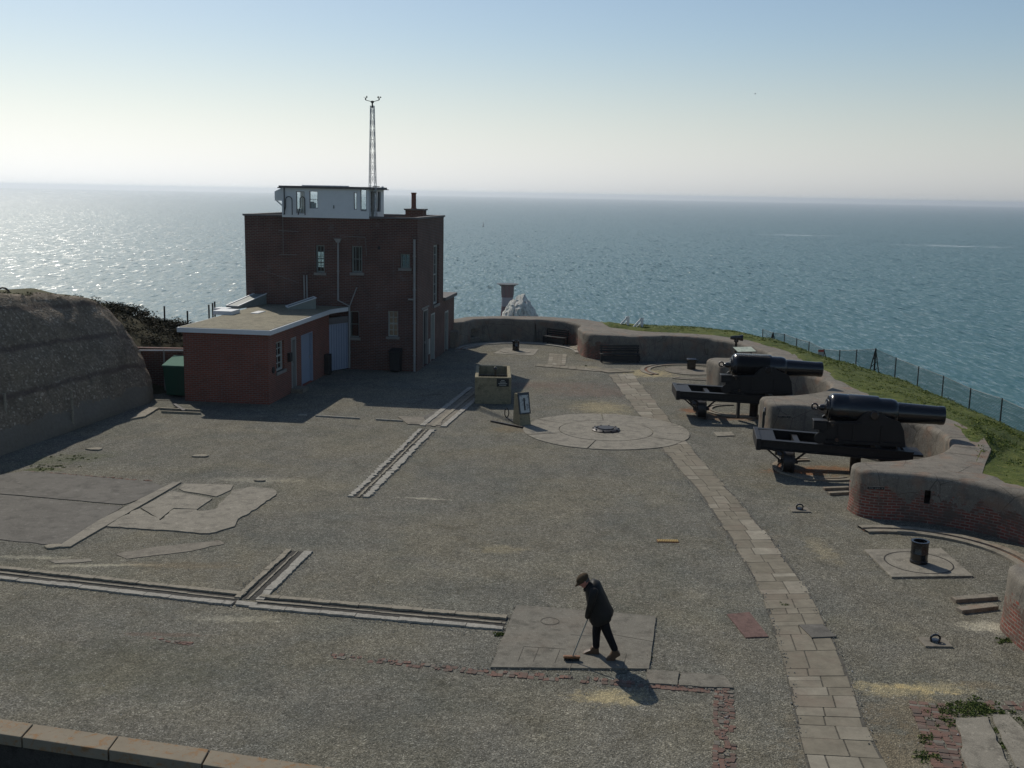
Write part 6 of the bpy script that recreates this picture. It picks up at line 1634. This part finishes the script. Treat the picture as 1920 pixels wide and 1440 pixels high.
def boot(pts, dY, dz=0):
    P_ = [pj(x, y, dY) for x, y in pts]; n_ = len(P_); lo = min(p.z for p in P_)
    P_ = [p + Vector((0, 0, -lo + .004)) for p in P_]
    v_ = [p + Vector((0, -.052, 0)) for p in P_] + [p + Vector((0, .052, 0)) for p in P_]
    tr = tessellate_polygon([[Vector((p.x, p.z, 0)) for p in P_]]); f_ = [(i, (i + 1) % n_, n_ + (i + 1) % n_, n_ + i) for i in range(n_)]
    for t in tr: f_.append(tuple(t)); f_.append(tuple(n_ + k for k in reversed(t)))
    mb = MB(); mb.add(v_, f_); o = mb.build('boot', M['boot'], body_o, smooth=70)
    b_ = bmesh.new(); b_.from_mesh(o.data); bmesh.ops.recalc_face_normals(b_, faces=b_.faces); b_.to_mesh(o.data); b_.free()
    bv = o.modifiers.new('bevel', 'BEVEL'); bv.width = .022; bv.segments = 3; bv.limit_method = 'ANGLE'
boot([(505, 1095), (592, 1100), (600, 1205), (470, 1212), (388, 1206), (380, 1188), (420, 1162), (480, 1138)], .165)
boot([(775, 1140), (850, 1135), (890, 1200), (825, 1240), (798, 1295), (700, 1290), (692, 1266), (738, 1215), (760, 1180)], -.1)
# broom
bm_ = root('broom', tuple(Vector((bd.x, bd.y, 0))), 0, 'wide wooden broom with dark bristles held by the sweeping man', 'broom')
hb = pj(232, 1205, -.16); hb.z = .1
top = gripN + (gripF - hb).normalized() * .12
mb = MB(); mb.tube([Vector((hb.x + .015, hb.y, .12)), gripN, top], .014, 8); mb.build('handle', M['pale_wood'], bm_, smooth=60)
xa, xb = pj(118, 1205, -.16).x, pj(346, 1205, -.16).x
mb = MB(); mb.box(xa, xb, hb.y - .035, hb.y + .035, .085, .125); mb.build('head', M['wood'], bm_, bevel=.008)
mb = MB(); mb.hexa([(xa + .01, hb.y - .03, .085), (xb - .01, hb.y - .03, .085), (xb - .01, hb.y + .03, .085), (xa + .01, hb.y + .03, .085)][::-1] + [(xa, hb.y - .045, .004), (xb, hb.y - .045, .004), (xb, hb.y + .045, .004), (xa, hb.y + .045, .004)][::-1]); 
mb = MB()
for i in range(150):
    x = xa + .012 + (xb - xa - .024) * rs.random(); y = hb.y + rs.uniform(-.028, .028); mb.bar((x, y, .09), (x + rs.uniform(-.012, .012), y + rs.uniform(-.02, .02), .004), .008)
mb.build('bristles', M['black_matt'], bm_)

# ================================================================== FAR THINGS
LX, LY = -3.4, 590
lh = root('lighthouse', (LX, LY, SEA_Z), 0, 'distant red and white banded lighthouse tower with a flat helipad on top', 'lighthouse')
zt_ = at(950, 532, LY).z; z1 = at(950, 557, LY).z; z2 = at(950, 574, LY).z
M['lh_red'] = simple('lighthouse_red', (.10, .03, .045), .7, .3, var=.15, scale=.3); M['lh_white_shaded'] = simple('lighthouse_white_shaded', (.22, .19, .22), .7, .3, var=.1, scale=.3)  # white band coloured greyish purple: the tower's shade is put into its paint
r0 = 3.3
mb = MB(); mb.lathe([(r0, z1), (r0 + .05, zt_ - 1), (r0 + .1, zt_ - .6), (0, zt_ - .6)], 24, (LX, LY, 0)); mb.build('upper_tower', M['lh_red'], lh, smooth=40)
mb = MB(); mb.lathe([(r0 - .1, z2), (r0 - .25, z1)], 24, (LX, LY, 0)); mb.build('white_band', M['lh_white_shaded'], lh, smooth=40)
mb = MB(); mb.lathe([(r0 + .3, SEA_Z + 14), (r0 - .1, z2)], 24, (LX, LY, 0)); mb.build('lower_tower', M['lh_red'], lh, smooth=40)
mb = MB(); mb.lathe([(r0 + 1, SEA_Z - 1), (r0 + 1, SEA_Z + 4), (r0 + .35, SEA_Z + 14)], 24, (LX, LY, 0)); mb.build('base', M['kerb'], lh, smooth=40)
mb = MB(); mb.lathe([(0, zt_ - .25), (6., zt_ - .25), (6.1, zt_), (0, zt_)], 24, (LX, LY, 0)); mb.build('helipad', M['iron'], lh, smooth=40)
mb = MB()
for k in range(12):
    t = k * pi / 6; mb.tube([(LX + cos(t) * r0, LY + sin(t) * r0, zt_ - 6), (LX + cos(t) * (r0 + .15), LY + sin(t) * (r0 + .15), zt_ - .9)], .14, 5); mb.tube([(LX + cos(t) * (r0 + .15), LY + sin(t) * (r0 + .15), zt_ - 1.4), (LX + cos(t) * 5.2, LY + sin(t) * 5.2, zt_ - .2)], .16, 5)
mb.build('support_frame', M['iron'], lh)
# chalk stack
RY = 530; sil = [(405, 1250), (425, 1080), (440, 970), (520, 880), (600, 740), (690, 660), (735, 700), (760, 600), (850, 560), (950, 530), (1010, 620), (1120, 780), (1220, 950), (1320, 1130), (1380, 1260)]
S3 = [at(910 + x / 13.09, 510 + y / 13.09, RY) for x, y in sil]; vv = []; NX, NYY = 70, 36
xa, xb = S3[0].x, S3[-1].x
def sz_(x):
    for a_, b_ in zip(S3[:-1], S3[1:]):
        if a_.x <= x <= b_.x: return a_.z + (b_.z - a_.z) * (x - a_.x) / (b_.x - a_.x)
    return S3[0].z
for i in range(NX + 1):
    x = xa + (xb - xa) * i / NX; zz = sz_(x)
    for j in range(NYY + 1):
        t = j / NYY; 
        if t <= .75: q = t / .75; y = RY - 26 * q ** .95; z = zz + (SEA_Z - 2 - zz) * q ** 1.6
        else: q = (t - .75) / .25; y = None
        if y is None: continue
        p = Vector((x + (x - (xa + xb) / 2) * .25 * q, y, z)); nn_ = 1.3 * noise.noise(Vector((p.x * .35, 7, p.z * .10))) + .5 * noise.noise(Vector((p.x * 1.2, p.y, p.z * .4))); p.y -= nn_ * 3.6 * min(1, q * 4 + .2); p.x += 1.1 * noise.noise(Vector((p.x * .7, q * 6, 3))); p.z += noise.noise(p * .9) * .5 * (1 if q < .1 else .3)
        vv.append(p)
NJ = len(vv) // (NX + 1)
ff = [(i * NJ + j, i * NJ + j + 1, (i + 1) * NJ + j + 1, (i + 1) * NJ + j) for i in range(NX) for j in range(NJ - 1)]
bb = len(vv)   # mirrored back half
for i in range(NX + 1):
    for j in range(NJ): p = vv[i * NJ + j]; vv.append(Vector((p.x, 2 * RY - p.y, p.z)))
ff += [(bb + (i + 1) * NJ + j, bb + (i + 1) * NJ + j + 1, bb + i * NJ + j + 1, bb + i * NJ + j) for i in range(NX) for j in range(NJ - 1)]
def chalk_mat():
    m = N('chalk_rock', .95, .1); P = m.pos(); v3 = m.map(P, scale=(1, 1, .45))
    c = m.mix(m.noise(v3, .35, 6, .7), (.7, .68, .6), (.98, .97, .9))
    c = m.mix(m.ramp(m.noise(m.map(v3, loc=(3, 3, 3)), .6, 6, .75), [(.5, 0.), (.62, .75)]), c, (.16, .16, .15))
    m.col(c); m.bump(m.noise(v3, .8, 6, .75), 1., 2.5); return m.m
mb = MB(); mb.add(vv, ff); tag(mb.build('chalk_stack', chalk_mat(), smooth=30), 'ragged white chalk sea stack in front of the lighthouse', 'rock')
# navigation buoy and gull
c = G(906, 425, SEA_Z); by = root('buoy', (c.x, c.y, SEA_Z), 0, 'tiny dark navigation mark far out on the water right of the building', 'buoy')
mb = MB(); mb.lathe([(0, -.5), (2.2, -.5), (2.2, 1.2), (1.1, 1.8), (.8, 5), (.5, 9.5), (0, 10)], 12, (c.x, c.y, SEA_Z)); mb.build('body', M['black_matt'], by); mb = MB(); mb.lathe([(0, 10), (.9, 10), (0, 12)], 10, (c.x, c.y, SEA_Z)); mb.build('top_mark', M['black_matt'], by)
c = at(1416, 176, 330); mb = MB()
mb.lathe([(0, -.25), (.07, -.1), (.08, .05), (.04, .2), (0, .28)], 8, c, (1, 0, .15))
for sg in (-1, 1): mb.add([c + Vector((.08, 0, .03)), c + Vector((-.12, 0, .03)), c + Vector((-.05, sg * .3, .2)), c + Vector((.1, sg * .3, .22)), c + Vector((-.1 + sg * .35, sg * .5, .16 + sg * .12)), c + Vector((-.2 + sg * .35, sg * .5, .14 + sg * .12))], [(0, 1, 2, 3), (3, 2, 5, 4)])
M['gull'] = simple('gull_feathers', (.3, .3, .3), .8, .2); tag(mb.build('gull', M['gull']), 'tiny gull flying high in the right half of the sky', 'bird')

# ================================================================== AIR
mb = MB(); mb.box(-26000, 26000, -26000, 26000, SEA_Z - 1.5, 24)
hz = N('sea_haze'); t = hz.t; pv = t.nodes.new('ShaderNodeVolumePrincipled'); pv.inputs['Color'].default_value = (.86, .93, 1, 1); pv.inputs['Density'].default_value = 9e-5; pv.inputs['Anisotropy'].default_value = .55
t.nodes.remove(hz.b); t.links.new(pv.outputs[0], t.nodes['Material Output'].inputs['Volume'])
tag(mb.build('haze', hz.m), kind='stuff')
